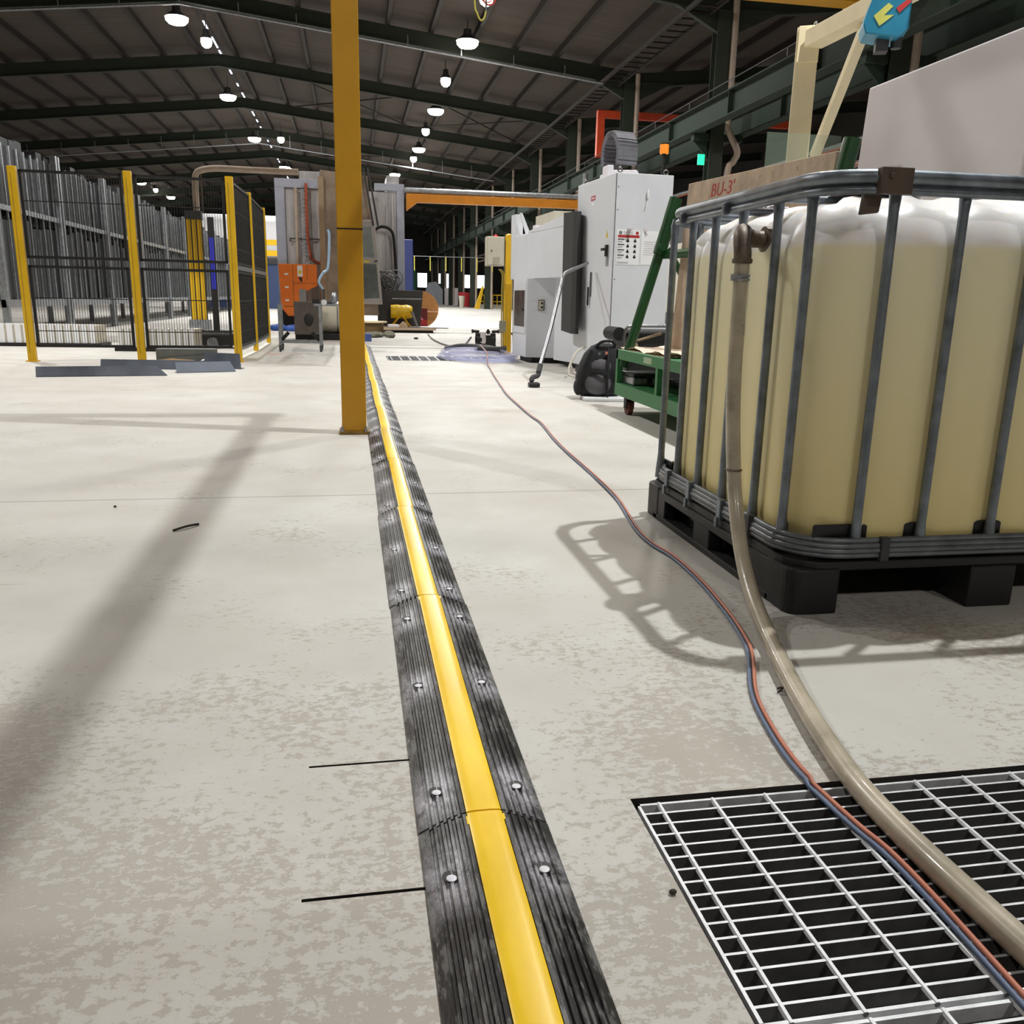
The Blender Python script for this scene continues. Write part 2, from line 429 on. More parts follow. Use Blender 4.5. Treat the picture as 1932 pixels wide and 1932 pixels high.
# box gutter ladders in the valley, wind bracing, orange duct
m = MB().box(8.55, 8.62, Y0, Y1, 7.95, 8.06).box(9.18, 9.25, Y0, Y1, 7.95, 8.06)
for i in range(220): m.box(8.6, 9.2, Y0+.3+i*.56, Y0+.34+i*.56, 7.96, 8.0)
tag(m.build('cable_ladder', purl_m), 'dark cable ladder with rungs running beside the column tops under the roof valley', 'cable tray')
for k, (y0_, x0_, x1_) in enumerate([(39.6, -2.8, 3.1), (39.6, 3.1, 9.), (55.6, -3, 4)]):
    m = MB().tube([(x0_, y0_, roofz(x0_)-.3), (x1_, y0_+7.6, roofz(x1_)-.3)], .03, 6).tube([(x1_, y0_, roofz(x1_)-.34), (x0_, y0_+7.6, roofz(x0_)-.34)], .03, 6)
    tag(m.build('wind_brace', purl_m), ['crossed steel bracing rods under the roof, in the bay nearest the ridge', 'crossed steel bracing rods under the roof, in the bay beside the columns', 'crossed steel bracing rods in the far roof bay behind the others'][k], 'brace', 'roof bracing')
t = thing('orange_duct', 'orange square duct high up behind the columns, turning down at its left end', 'duct', (0, 33, 0))
MB().box(8.98, 16.5, -.11, .11, 7.25, 7.5).build('duct_run', ored, t, bevel=.01); MB().box(8.98, 9.25, -.11, .11, 5.9, 7.25).build('duct_drop', ored, t, bevel=.01)
t = thing('ridge_light_slit', 'broken line of daylight slits along the roof ridge', 'skylight', (RX+.02, 0, RZ))
m = MB(); d = MB(); y = 20.
m.box(-.12, .12, Y0, Y1, -.03, 0)
while y < 88:
    ln = random.uniform(.3, 1.5); d.box(-.028, .028, y, y+ln, -.05, -.03); y += ln+random.uniform(.3, 2.2)
m.build('ridge_flashing', purl_m, t); d.build('slit', slit_e, t)
# horizontal conduit under a rafter in the mid distance
for k, (yy, zz) in enumerate([(31.0, .62), (54.6, .95)]):
    xs = [-20, RX, 8.6]
    m = MB().tube([(x, yy, roofz(x)-.22-zz) for x in xs], .035, 6)
    for i in range(16):
        x = -19+i*1.75; m.box(x-.015, x+.015, yy-.01, yy+.01, roofz(x)-.22-zz, roofz(x)-.5)
    tag(m.build('roof_conduit', galv), ['grey conduit strung across the hall under the fourth rafter', 'grey conduit strung across the hall under the far rafters'][k], 'conduit', 'roof conduits')

# ------------------------------------------------------------------ lamps
def lamps():
    big = []; small = []
    def build(kind):
        t = thing('bay_lamp', '', 'ceiling lamp')
        if kind == 'wide':
            MB().lathe([(.06, .34), (.12, .32), (.14, .16), (.36, 0), (.37, -.02)], seg=20).build('housing', dgrey, t, 40)
            MB().lathe([(.35, -.02), (.34, -.10), (.26, -.19), (.12, -.22), (.01, -.23)], seg=20).build('lens', lens_e, t, 40)
        else:
            MB().lathe([(.05, .3), (.09, .28), (.1, .14), (.2, 0), (.2, -.02)], seg=18).build('housing', dgrey, t, 40)
            MB().lathe([(.17, -.02), (.19, -.12), (.15, -.24), (.07, -.30), (.01, -.31)], seg=18).build('lens', lens_e, t, 40)
        MB().cyl((0, 0, .3), (0, 0, .75), .015, 6).build('hanger', dgrey, t)
        l = bpy.data.lights.new('lamp_light', 'AREA'); l.shape = 'DISK'; l.size = .5 if kind == 'wide' else .14
        l.energy = LAMP_W*(.85 if kind == 'wide' else 1.95); l.color = (1, .945, .90) if kind == 'wide' else (.975, 1, .985)
        lo = bpy.data.objects.new('lamp_light', l); col.objects.link(lo); lo.parent = t; lo.location = (0, 0, -.26 if kind == 'wide' else -.34)
        return t
    protos = {'wide': build('wide'), 'small': build('small')}; used = set()
    R = [('wide', 3.85, -8., 8.7), ('small', 3.9, 4., 8.6), ('wide', 3.9, 9.8, 8.7), ('wide', 3.85, 20.4, 8.7), ('small', 3.7, 25.2, 8.6),
         ('wide', 3.82, 30., 8.7), ('small', 3.65, 35., 8.7), ('wide', 3.81, 40.7, 8.7), ('small', 3.75, 45.3, 8.7), ('wide', 3.85, 51.1, 8.7), ('small', 3.77, 54.2, 8.7), ('wide', 3.06, 61.9, 8.7), ('small', 2.9, 64., 8.55)]
    L = [('wide', -5.2, -8., 9.2), ('small', -4.7, 12.6, 9.2), ('wide', -5.2, 9.4, 9.2), ('wide', -5.2, 20.4, 9.2), ('wide', -5.21, 31.65, 9.2), ('small', -4.66, 33.87, 9.2), ('wide', -5.12, 42.86, 9.2), ('wide', -5.1, 53.6, 9.2),
         ('small', -3.63, 52.98, 9.2), ('wide', -4.27, 64.8, 9.2), ('small', -4.1, 66.5, 9.35)]
    F = [('wide', -15.55, 10., 8.3), ('wide', -15.5, 30., 8.3), ('wide', -15.55, 74., 9.2-.35), ('small', -15.4, 78.3, 8.85), ('wide', -15.35, 84.3, 8.85)]
    S = [('wide', 16.5, 6., 8.62), ('wide', 16.5, 20., 8.62), ('wide', 16.5, 36., 8.62), ('wide', 16.5, 60., 8.62), ('wide', 16.5, 88., 8.62), ('wide', 2., 88., 8.8)]  # extra lamps added to raise the ambient light
    for row, wh in ((R, 'in the row right of the yellow post'), (L, 'in the row under the ridge'), (F, 'in the far left row'), (S, 'added over the side bay for ambient light')):
        for k, (kind, x, y, z) in enumerate(row):
            if kind in used: t = dup(protos[kind], (x, y, z))
            else: t = protos[kind]; t.location = (x, y, z); used.add(kind)
            t['label'] = 'glowing %s lamp %s, %s one' % ('wide' if kind == 'wide' else 'small', wh, ORD[k]); t['group'] = 'high bay lamps'
lamps()

# ------------------------------------------------------------------ cable ramp
def ramp():
    def prof(u):
        a = abs(u)
        if a >= .1: return .004
        z = .034 - .03*((max(a-.028, 0))/.072)**1.4
        return z
    t = thing('cable_ramp_segment', '', 'cable ramp')
    us = []; g = [.0375, .0485, .0595, .0705, .0815]
    half = [.1, .0995]
    for gv in reversed(g): half += [gv+.0034, gv+.0024, gv-.0024, gv-.0034]
    half += [.0282, .028]
    us = [-h for h in half] + [h for h in reversed(half)]
    def zz(u):
        a = abs(u)
        if a <= .0281: return .022
        z = prof(u)
        for gv in g:
            if abs(a-gv) < .0026: return z-.0052
        return z
    poly = [(u, zz(u)) for u in us]; poly = [(-.1, 0)] + poly + [(.1, 0)]
    MB().prism(poly, 'y', .002, .998).build('ramp_body', rubber, t)
    lid = [(-.0268, .028), (-.0268, .0345), (-.024, .0358), (-.012, .0368), (.012, .0368), (.024, .0358), (.0268, .0345), (.0268, .028)]
    MB().prism(lid, 'y', .001, .997).build('lid', yel_lid, t, 30)
    m = MB().box(-.0295, -.0268, .97, .99, .028, .0345).box(.0268, .0295, .975, .99, .028, .0345); m.build('hinge_tab', yel_lid, t)
    for sx in (-1, 1):
        for yy in (.085, .485, .87):
            x = sx*.0655; z = prof(x)
            b = MB().lathe([(.0125, 0), (.0125, .0011), (.004, .0011)], (x, yy, z-.0006), seg=14).build('bolt_hole', black_m, t)
            MB().lathe([(.0074, 0), (.0074, .0014), (.005, .0020), (.001, .0022)], (x+.0004, yy-.0048, z-.0002), seg=12).build('bolt_head', M('bolt_zinc', (214, 214, 220), .45, .1, var=.05), b, 30)
    segs = [0.165+k for k in range(-1, 14)]
    wob = [0, .0005, 0, -.0012, .0008, -.001, .0015, -.001, .002, -.002, .002, -.002, .001, 0, 0]
    for k, y in enumerate(segs):
        o = t if k == 0 else dup(t)
        o.location = (.1815+wob[k], y, 0); o.rotation_euler = (0, 0, math.radians([0, 0, -.08, .1, -.1, .12, -.1, .1, -.1, .1, -.1, .1, 0, 0, 0][k]))
        o['label'] = 'black rubber cable ramp segment with yellow lid, %s segment from the camera end' % ORD[k]; o['group'] = 'cable ramp segments across the floor'
ramp()

# ------------------------------------------------------------------ yellow post and an unseen gantry added for its floor shadow
def post():
    t = thing('yellow_post', 'tall yellow square steel post bolted to the floor left of the cable ramp', 'post', (0, 5.22, 0))
    MB().box(-.071, .071, -.06, .06, .018, 3.25).build('post_shaft', yel, t, bevel=.004)
    MB().box(-.088, .086, -.085, .085, 0, .018).build('base_plate', M('plate_yellow', (132, 100, 36), .6, var=.3, scale=30), t, bevel=.002)
    MB().box(-.0715, .0715, -.0612, .0612, 1.155, 1.163).build('marker_line', M('marker', (52, 36, 14), .8, var=.3, scale=60), t)
    for x in (-.068, .066):
        for y in (-.072, .072):
            MB().lathe([(.011, 0), (.011, .01), (.006, .01), (.006, .028), (.005, .03)], (x, y, .018), seg=6).build('anchor_bolt', galv, t, 30)
    g = thing('shadow_gantry', 'unseen yellow gantry added over the tall yellow post to cast a floor shadow', 'beam', (0, 5.22, 3.25))  # added above the view so its runway shades the left floor
    MB().box(-3.2, 1.25, -.05, .05, 0, .12).build('header', yel, g); MB().box(1.165, 1.225, -9, -.06, 0, .07).build('runway', yel, g)
    MB().box(-3.2, -3.05, -.06, .06, -3.25, 0).build('far_post', yel, g)
post()

# ------------------------------------------------------------------ floor gratings
bar_side = M('bar_side_shade', (74, 74, 72), .8, var=.2, scale=30)  # darkened steel colour, puts shade into the bar sides
def bright_top(o):       # painted shading: bar sides stay dark, up-facing faces get the bright zinc
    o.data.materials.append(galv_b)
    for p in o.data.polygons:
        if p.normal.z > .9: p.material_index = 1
def grating(name, label, x0, x1, y0, y1, pitch, rodp, ztop, h, mat, bt=.0042):
    t = thing(name, label, 'floor grating', (x0, y0, ztop), 0, 'floor gratings')
    W, D = x1-x0, y1-y0; bt2 = .005 if bt < .005 else bt
    MB().box(0, bt2, 0, D, -h, 0).box(W-bt2, W, 0, D, -h, 0).box(0, W, 0, bt2, -h, 0).box(0, W, D-bt2, D, -h, 0).build('border_frame', mat, t)
    n = int(round(D/pitch)); first = None
    for i in range(1, n):
        if first is None: first = MB().box(bt2, W-bt2, -bt/2, bt/2, -h, 0).build('bearing_bar', bar_side, t); b = first; bright_top(first)
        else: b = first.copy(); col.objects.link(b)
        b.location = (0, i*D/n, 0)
    first = None; x = rodp*.4
    while x < W-.01:
        if first is None:
            first = MB().tube([(0, 0, -.0025), (0, D, -.0025)], bt*1.05, 6).build('cross_rod', mat, t); b = first
        else: b = first.copy(); col.objects.link(b)
        b.location = (x, 0, 0); x += rodp
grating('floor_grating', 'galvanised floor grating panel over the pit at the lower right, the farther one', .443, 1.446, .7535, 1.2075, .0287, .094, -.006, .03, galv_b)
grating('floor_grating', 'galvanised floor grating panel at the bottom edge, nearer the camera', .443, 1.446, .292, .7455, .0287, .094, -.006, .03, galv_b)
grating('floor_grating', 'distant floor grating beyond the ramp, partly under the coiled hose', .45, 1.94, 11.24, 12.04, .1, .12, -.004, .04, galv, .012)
t = thing('channel_cover', 'narrow drain channel cover strip across the aisle behind the distant grating', 'drain cover', (.26, 13.95, 0))
m = MB()
for i in range(6): m.box(i*.285, i*.285+.26, 0, .08, -.012, -.004)
m.build('cover_plate', dgrey, t)

# ------------------------------------------------------------------ IBC tote
def ibc():
    X0, X1, YN, YF = 1.13, 2.29, 2.0, 3.13
    t = thing('liquid_tote', 'yellowish liquid tank in a galvanised bar cage on a black plastic pallet', 'tank', ((X0+X1)/2, (YN+YF)/2, 0))
    cx, cy = (X0+X1)/2, (YN+YF)/2; hx, hy = (X1-X0)/2, (YF-YN)/2
    def rr(hx, hy, r, n=8, y_from=None):
        pts = []
        for sx, sy, a0 in ((1, 1, 0), (-1, 1, 90), (-1, -1, 180), (1, -1, 270)):
            for i in range(n+1):
                a = math.radians(a0+90*i/n); pts.append((sx*(hx-r)+r*math.cos(a), sy*(hy-r)+r*math.sin(a)))
        return pts
    # bars: positions around perimeter
    left = [3.08, 2.905, 2.715, 2.515, 2.295]; bars = []
    for y in left: bars.append((X0+.012-cx, y-cy))
    a = math.radians(193); bars.append((-(hx-.15)+.14*math.cos(a), -(hy-.15)+.14*math.sin(a)))
    for x in (1.30, 1.49, 1.70, 1.91, 2.12): bars.append((x-cx, YN+.012-cy))
    for y in (2.15, 2.3, 2.5, 2.7, 2.9, 3.05): bars.append((X1-.012-cx, y-cy))
    for x in (1.25, 1.45, 1.65, 1.85, 2.05, 2.2): bars.append((x-cx, YF-.012-cy))
    # bottle
    r0 = .15; bx, by = hx-.055, hy-.05
    N = 320; per = []
    base = rr(bx, by, r0, 12)
    P = [Vector((*p, 0)) for p in base]; L = [0]
    for i in range(len(P)): L.append(L[-1]+(P[(i+1) % len(P)]-P[i]).length)
    tot = L[-1]; ring = []
    for i in range(N):
        s = tot*i/N; k = max(j for j in range(len(P)) if L[j] <= s); f = (s-L[k])/max(1e-9, L[k+1]-L[k])
        ring.append(P[k].lerp(P[(k+1) % len(P)], f))
    bv = [Vector((*b, 0)) for b in bars]
    m = MB(); zs = [.135, .14, .16, .2] + [.2+i*.06 for i in range(1, 12)] + [.9, .94, .97, 1.0, 1.02, 1.035, 1.045, 1.05]
    top0 = .92
    for z in zs:
        for p in ring:
            dmin = min((p-b).length for b in bv); q_ = min(1, max(0, (dmin-.016)/.07)); bul = .034*(1-(1-q_)**2)
            e = 0
            if z > top0: q = min(1, (z-top0)/(1.05-top0)); e = .12*(1-math.sqrt(max(0, 1-q*q)))
            if z < .2: e = .02*(1-(z-.135)/.065)
            n = p.normalized(); d = Vector((p.x/bx, p.y/by, 0)); d = Vector((d.x**5, d.y**5, 0)) if True else d
            d = d.normalized()
            wav = .014*min(1, max(0, (dmin-.05)/.05))*(1 if z > .95 else 0)
            m.v.append((p.x+d.x*(bul-e), p.y+d.y*(bul-e), z+wav*(z-.95)*8))
    for j in range(len(zs)-1):
        for i in range(N): m.f.append((j*N+i, j*N+(i+1) % N, (j+1)*N+(i+1) % N, (j+1)*N+i))
    # domed top
    last = (len(zs)-1)*N; rings = [last]
    for q, dz in ((.93, .018), (.8, .03), (.6, .036), (.3, .038)):
        n = len(m.v)
        for i in range(N):
            v = m.v[last+i]; m.v.append((v[0]*q, v[1]*q, v[2]+dz))
        rings.append(n)
    for a_, b_ in zip(rings[:-1], rings[1:]):
        for i in range(N): m.f.append((a_+i, a_+(i+1) % N, b_+(i+1) % N, b_+i))
    m.f.append(tuple(rings[-1]+i for i in range(N))); m.f.append(tuple(reversed(range(N))))
    m.build('tank_bottle', tankpl, t, 70)
    # cage
    for x, y in bars:
        n = Vector((x, y, 0)).normalized()
        MB().tube([(x, y, .15), (x, y, .19), (x, y, .24), (x, y, 1.02), (x, y, 1.06), (x, y, 1.085)], [.019, .0165, .0125, .0125, .015, .008], 10).build('cage_bar', cage_m, t, 60)
    o = rr(hx, hy, .15, 8)
    mt = MB().tube([(x, y, 1.098) for x, y in o], .0185, 10, True).tube([(x, y, 1.068) for x, y in rr(hx+.004, hy+.004, .15, 8)], .0105, 8, True).tube([(x, y, 1.084) for x, y in rr(hx-.006, hy-.006, .15, 8)], .012, 8, True)
    mt.build('top_rail', cage_m, t, 60)
    mb_ = MB()
    for z, e in ((.196, 0), (.183, .006), (.170, .009), (.157, .006)): mb_.tube([(x, y, z) for x, y in rr(hx+e, hy+e, .15, 8)], .0085, 8, True)
    mb_.build('bottom_rail', M('rail_zinc', (120, 124, 128), .4, .5, var=.2, scale=14), t, 60)
    for y in (2.93, 2.72, 2.46, 2.26):
        MB().box(X0-.022-cx, X0-.002-cx, y-.014-cy, y+.014-cy, .142, .207).box(X0-.03-cx, X0-.02-cx, y-.01-cy, y+.006-cy, .118, .15).build('rail_clip', dgrey if y < 2.3 else cage_m, t, bevel=.003)
    MB().box(1.36-cx, 1.385-cx, YN-.022-cy, YN-.001-cy, .142, .207).build('rail_clip', dgrey, t, bevel=.003)
    for y in (2.93, 2.58): MB().box(X0-.028-cx, X0-.01-cx, y-.01-cy, y+.01-cy, 1.055, 1.09).build('rail_clip', cage_m, t, bevel=.003)
    for y in (2.38, 2.76): MB().tube([(-hx+.02, y-cy, 1.085), (hx-.02, y-cy, 1.085)], .011, 8).build('top_crossbar', cage_m, t, 60)
    br = M('brown_bracket', (92, 78, 68), .55, .2, var=.2)
    MB().box(1.237-cx, 1.32-cx, YN-.024-cy, YN-.001-cy, 1.058, 1.118).lathe([(.007, 0), (.007, .006), (.002, .008)], (1.262-cx, YN-.024-cy-.006, 1.098), 'y', 10).build('rail_joiner', br, t, bevel=.002)
    MB().prism([(1.215-cx, 1.012), (1.262-cx, 1.018), (1.27-cx, 1.085), (1.222-cx, 1.085)], 'y', YN+.012-cy, YN+.03-cy).build('lid_strap', br, t, bevel=.004)
    # pallet
    p = MB()
    p.prism(rr(hx+.012, hy+.012, .1, 5), 'z', .118, .142)
    pl = p.build('pallet_deck', black_pl, t, bevel=.003)
    lo = MB()
    ox, oy = hx+.018, hy+.018
    # left and right side skirts with fork openings
    for s in (-1, 1):
        x0, x1 = (-ox, -ox+.05) if s < 0 else (ox-.05, ox)
        for ya, yb in ((YN+.08, 2.27), (2.53, 2.66), (2.94, YF-.06)): lo.box(x0+(.003 if s < 0 else 0), x1-(.003 if s > 0 else 0), ya-cy, yb-cy, .02, .118)
        lo.box(x0, x1, 2.27-cy, 2.94-cy, .088, .118)
        lo.box(x0, x1+(.05 if s < 0 else 0), YN+.1-cy, YF-.08-cy, 0, .022)
    lo.box(-ox+.05, ox-.05, -.05, .05, .0, .118)
    lo.build('pallet_skirt', black_pl, t, bevel=.004)
    for sx in (-1, 1):
        for sy in (-1, 1):
            x0, x1 = sorted((sx*ox, sx*(ox-.14))); y0, y1 = sorted((sy*oy, sy*(oy-.14)))
            c = .045
            poly = [(x0, y0), (x1, y0), (x1, y1), (x0, y1)]
            i = [k for k, q in enumerate(poly) if abs(q[0]-sx*ox) < 1e-6 and abs(q[1]-sy*oy) < 1e-6][0]
            pts = []
            for k, q in enumerate(poly):
                if k == i:
                    a0 = {(1, 1): 0, (-1, 1): 90, (-1, -1): 180, (1, -1): 270}[(sx, sy)]
                    arc = [(sx*(ox-c)+c*math.cos(math.radians(a0+90*j/5)), sy*(oy-c)+c*math.sin(math.radians(a0+90*j/5))) for j in range(6)]
                    pts += arc
                else: pts.append(q)
            MB().prism(pts, 'z', 0, .125).build('pallet_foot', black_pl, t, bevel=.006)
    for y_ in (-oy, oy-.14): MB().box(-.07, .07, y_, y_+.14, 0, .118).build('pallet_foot', black_pl, t, bevel=.006)
    for x0, x1 in ((1.185, 1.30), (1.325, 1.5), (1.55, 1.75)): MB().box(x0-cx, x1-cx, YN+.022-cy, YN+.034-cy, .13, .235).build('pallet_upstand', black_pl, t, bevel=.008)
    for y0, y1 in ((2.12, 2.2), (3.0, 3.09)): MB().box(X0+.026-cx, X0+.036-cx, y0-cy, y1-cy, .13, .22).build('pallet_upstand', black_pl, t, bevel=.008)
    # powder
    from mathutils import noise as mn
    m = MB(); n = 70; x0, x1, y0, y1 = 1.20, 1.75, 2.12, 2.95
    def hgt(x, y):
        g = max(math.exp(-((x-1.45)**2+(y-2.34)**2)/.010)*.045, math.exp(-((x-1.32)**2+(y-2.75)**2)/.006)*.022, math.exp(-((x-1.58)**2+(y-2.5)**2)/.02)*.02)
        return 1.087 + g*(1+.5*mn.fractal(Vector((x*30, y*30, 0)), 1, 2, 4)) + .004*mn.noise(Vector((x*90, y*90, 1))) - (.05 if g < .007 else 0)
    for j in range(n+1):
        for i in range(n+1):
            x = x0+(x1-x0)*i/n; y = y0+(y1-y0)*j/n; m.v.append((x, y, hgt(x, y)))
    for j in range(n):
        for i in range(n):
            if min(m.v[q][2] for q in (j*(n+1)+i, j*(n+1)+i+1, (j+1)*(n+1)+i+1, (j+1)*(n+1)+i)) > 1.05: m.f.append((j*(n+1)+i, j*(n+1)+i+1, (j+1)*(n+1)+i+1, (j+1)*(n+1)+i))
    tag(m.build('white_powder', M('powder', (240, 236, 238), .95, var=.03, scale=80, bump=.01), None, 60), 'fluffy white powder residue lying on top of the caged tank', 'powder', kind='stuff')
    # fitting
    f = MB().lathe([(.036, 0), (.036, .012), (.024, .014), (.022, .05)], (1.165-cx, 2.395-cy, .975), 'x', 18)
    f.v = [(2*(1.165-cx)-x, y, z) for x, y, z in f.v]
    f.build('outlet_flange', brass, t, 40)
    MB().tube(spline([(1.13-cx, 2.395-cy, .975), (1.10-cx, 2.39-cy, .98), (1.075-cx, 2.365-cy, .99), (1.06-cx, 2.335-cy, .975), (1.056-cx, 2.318-cy, .945), (1.056-cx, 2.313-cy, .925), (1.056-cx, 2.313-cy, .905)], 5), .024, 14).lathe([(.027, 0), (.028, .006), (.027, .012)], (1.056-cx, 2.313-cy, .905), seg=16).build('outlet_elbow', brass, t, 50)
ibc()

# ------------------------------------------------------------------ hose and cords on the floor
def hoses():
    t = thing('suction_hose', 'thick murky clear hose hanging from the tank outlet and trailing over the grating', 'hose', (0, 0, 0))
    path = spline([(1.056, 2.313, .915), (1.054, 2.305, .75), (1.048, 2.285, .58), (1.046, 2.255, .42), (1.045, 2.21, .27), (1.035, 2.13, .15), (1.01, 2.0, .07), (.97, 1.82, .03), (.905, 1.58, .0215), (.862, 1.41, .0215), (.838, 1.30, .0215), (.816, 1.17, .020), (.812, 1.05, .0165), (.815, .9, .0155), (.83, .6, .0155), (.86, .2, .0155)], 8)
    MB().tube(path, .0205, 14).build('hose_tube', hose_m, t, 60)
    m = MB()
    for z in (.872, .862): m.torus((1.055, 2.311, z), .0225, .004, 'z', 18, 6)
    m.box(1.02, 1.036, 2.286, 2.30, .858, .876).cyl((1.018, 2.293, .867), (1.05, 2.293, .867), .004, 6)
    m.build('hose_clamp', galv, t, 50)
    MB().cyl((1.056, 2.312, .875), (1.056, 2.312, .905), .018, 12).build('brass_nipple', M('old_brass', (150, 130, 70), .4, .6), t, 50)
    MB().torus((1.0455, 2.235, .345), .0205, .003, 'z', 16, 6).build('joint_ring', brass, t, 50)
    c = [(1.888, 13.414), (1.75, 11.9), (1.605, 10.467), (1.46, 9.1), (1.343, 7.936), (1.265, 7.071), (1.213, 5.923), (1.206, 5.533), (1.146, 4.883), (1.118, 4.442), (1.089, 3.809), (1.056, 3.324), (.987, 2.87), (.976, 2.665), (.993, 2.511), (.985, 2.272), (.954, 2.012), (.924, 1.85), (.893, 1.74), (.814, 1.556), (.776, 1.41), (.755, 1.265), (.758, 1.164), (.765, 1.081), (.774, 1.02), (.775, .93), (.77, .8), (.76, .6), (.75, .3)]
    P = spline([(x, y, .006 if y > 1.25 or True else .006) for x, y in c], 8)
    t = thing('twin_cord', 'orange and blue twin air cord snaking over the floor from the pump to the grating', 'cord', (0, 0, 0))
    A, B = [], []
    s = 0
    for i, p in enumerate(P):
        q = P[min(i+1, len(P)-1)]-P[max(i-1, 0)]; n = Vector((-q.y, q.x, 0)).normalized(); s += q.length/2
        ph = .8*math.sin(s*2.1); r = .0052
        z = .0060 if p.y > 1.216 else .0055-.006
        if p.y > 10.5: z += .13*min(1, (p.y-10.5)/.25)*min(1, max(0, (12.95-p.y)/.3))
        A.append((p.x+n.x*r*math.cos(ph), p.y+n.y*r*math.cos(ph), z+r*abs(math.sin(ph))*1.3)); B.append((p.x-n.x*r*math.cos(ph), p.y-n.y*r*math.cos(ph), z))
    MB().tube(A, .0042, 8).build('orange_cord', orr, t, 60); MB().tube(B, .0042, 8).build('blue_cord', blu, t, 60)
hoses()

# ------------------------------------------------------------------ green cart with slab
def cart():
    t = thing('slab_cart', 'green steel A-frame trolley on castors, standing beyond the caged tank', 'trolley', (2.35, 5.3, 0))
    cx, cy = 2.35, 5.3
    MB().box(-.45, .45, -1.1, .89, .125, .215).build('lower_deck', cartg, t, bevel=.004)
    MB().box(-.45, -.41, -1.1, .88, .385, .455).box(.41, .45, -1.1, .88, .385, .455).box(-.45, .45, .84, .88, .385, .455).box(-.43, .43, -1.05, .86, .43, .445).build('upper_deck', cartg, t, bevel=.003)
    for x in (-.43, .43):
        for y in (-1.05, .0, .86): MB().box(x-.02, x+.02, y-.02, y+.02, .215, .39).build('deck_post', cartg, t)
    MB().box(-.452, -.449, .1, .26, .40, .44).build('label_plate', M('label_plate', (150, 170, 140), .5), t)
    for x in (-.4, .38):
        for y in (-.95, .68):
            w_ = MB().cyl((x-.018, y, .055), (x+.018, y, .055), .055, 18).build('castor_wheel', M('wheel_brown', (96, 46, 34), .6, var=.2), t, 40)
            MB().box(x-.03, x-.022, y-.03, y+.03, .045, .125).box(x+.022, x+.03, y-.03, y+.03, .045, .125).box(x-.03, x+.03, y-.04, y+.04, .117, .127).build('castor_fork', rub_blk, w_)
    # leaning tubes of the A-frame
    for yy, nm in ((.79, 0), (-.85, 1)):
        MB().cyl((-.42, yy, .33), (-.15 if not nm else .19, yy, 1.30), .036, 16).cyl((-.20 if not nm else .14, yy, 1.12), (-.1 if not nm else .24, yy, 1.50 if not nm else 1.64), .046, 16).build('frame_tube', tubeg, t, 50)
        MB().cyl((-.14 if not nm else .19, yy, 1.16), (.38, yy, .4), .024, 12).cyl((-.19 if not nm else .15, yy-.06, 1.17), (-.19 if not nm else .15, yy+.06, 1.17), .03, 10).build('brace_tube', tubeg, t, 50)
    MB().cyl((-.16, .79, 1.12), (.19, -.85, 1.12), .03, 12).build('top_tube', tubeg, t, 50)
    # slab
    s = thing('marked_slab', 'beige plywood slab with red BU-3 lettering, leaning on the green trolley', 'slab', (2.205, 5.98, 0), math.radians(8.8))
    s.rotation_euler = (0, math.radians(3.5), math.radians(8.8))
    MB().box(-.0, .05, -1.52, 0, .47, 1.59).build('board', ply, s, bevel=.004)
    cu = bpy.data.curves.new('txt', 'FONT'); cu.body = "BU-3'"; cu.size = .115; cu.extrude = .0008; cu.shear = .12; cu.space_character = 1.05
    tmp = bpy.data.objects.new('txt', cu); me = bpy.data.meshes.new_from_object(tmp); bpy.data.objects.remove(tmp)
    me.materials.append(M('red_marker', (176, 62, 62), .7, var=.1)); o = bpy.data.objects.new('lettering', me); col.objects.link(o); o.parent = s
    o.rotation_euler = (PI/2, 0, -PI/2); o.location = (-.0015, -.30, 1.475)
    # things on the trolley
    c = MB(); nx, ny = 8, 12; rnd = random.Random(5)
    for j in range(ny+1):
        for i in range(nx+1): c.v.append((1.935+i*.05, 5.3+j*.075+rnd.uniform(-.006, .006), .462+rnd.uniform(0, .012)+.012*math.sin(i*1.3+j)))
    for j in range(ny):
        for i in range(nx): c.f.append((j*(nx+1)+i, j*(nx+1)+i+1, (j+1)*(nx+1)+i+1, (j+1)*(nx+1)+i))
    n0 = len(c.v); c.v += [(x, y, .4555) for x, y, z in c.v[:n0]]; c.f += [tuple(n0+i for i in reversed(f)) for f in c.f[:nx*ny]]
    tag(c.build('cloth_sheet', M('cream_cloth', (236, 216, 196), .9, var=.04), None, 60), 'cream cloth sheet spread on the upper deck of the green trolley', 'cloth')
    b = thing('metal_case', 'shiny metal case on the lower deck of the green trolley', 'case', (2.06, 6.05, .215))
    MB().box(-.12, .12, -.16, .12, 0, .06).build('case_body', chrome, b, bevel=.01); MB().box(-.12, .12, -.16, .12, .06, .085).build('case_lid', black_m, b, bevel=.008)
    MB().box(-.018, .018, -.175, -.158, .015, .075).build('latch', black_m, b)
    b = thing('metal_case', 'second shiny case on the lower deck, right of the first and half hidden', 'case', (2.25, 5.75, .215))
    MB().box(-.06, .12, -.16, .12, 0, .055).build('case_body', chrome, b, bevel=.01)
    # tube framed tool crate behind
    k = thing('tool_crate', 'black tool crate with a chrome tube rim behind the green trolley', 'crate', (2.62, 7.2, 0))
    MB().box(-.38, .42, -.22, .25, .1, .56).build('crate_body', black_pl, k, bevel=.02)
    MB().tube(spline([(-.43, -.26, .1), (-.43, -.26, .45), (-.42, -.26, .56), (-.38, -.26, .595), (-.2, -.26, .6), (.3, -.26, .6), (.45, -.26, .6)], 5), .013, 10).build('tube_rim', chrome, k, 50)
    MB().cyl((-.45, -.2, .53), (-.45, .1, .53), .055, 18).build('crate_wheel', rub_blk, k, 40)
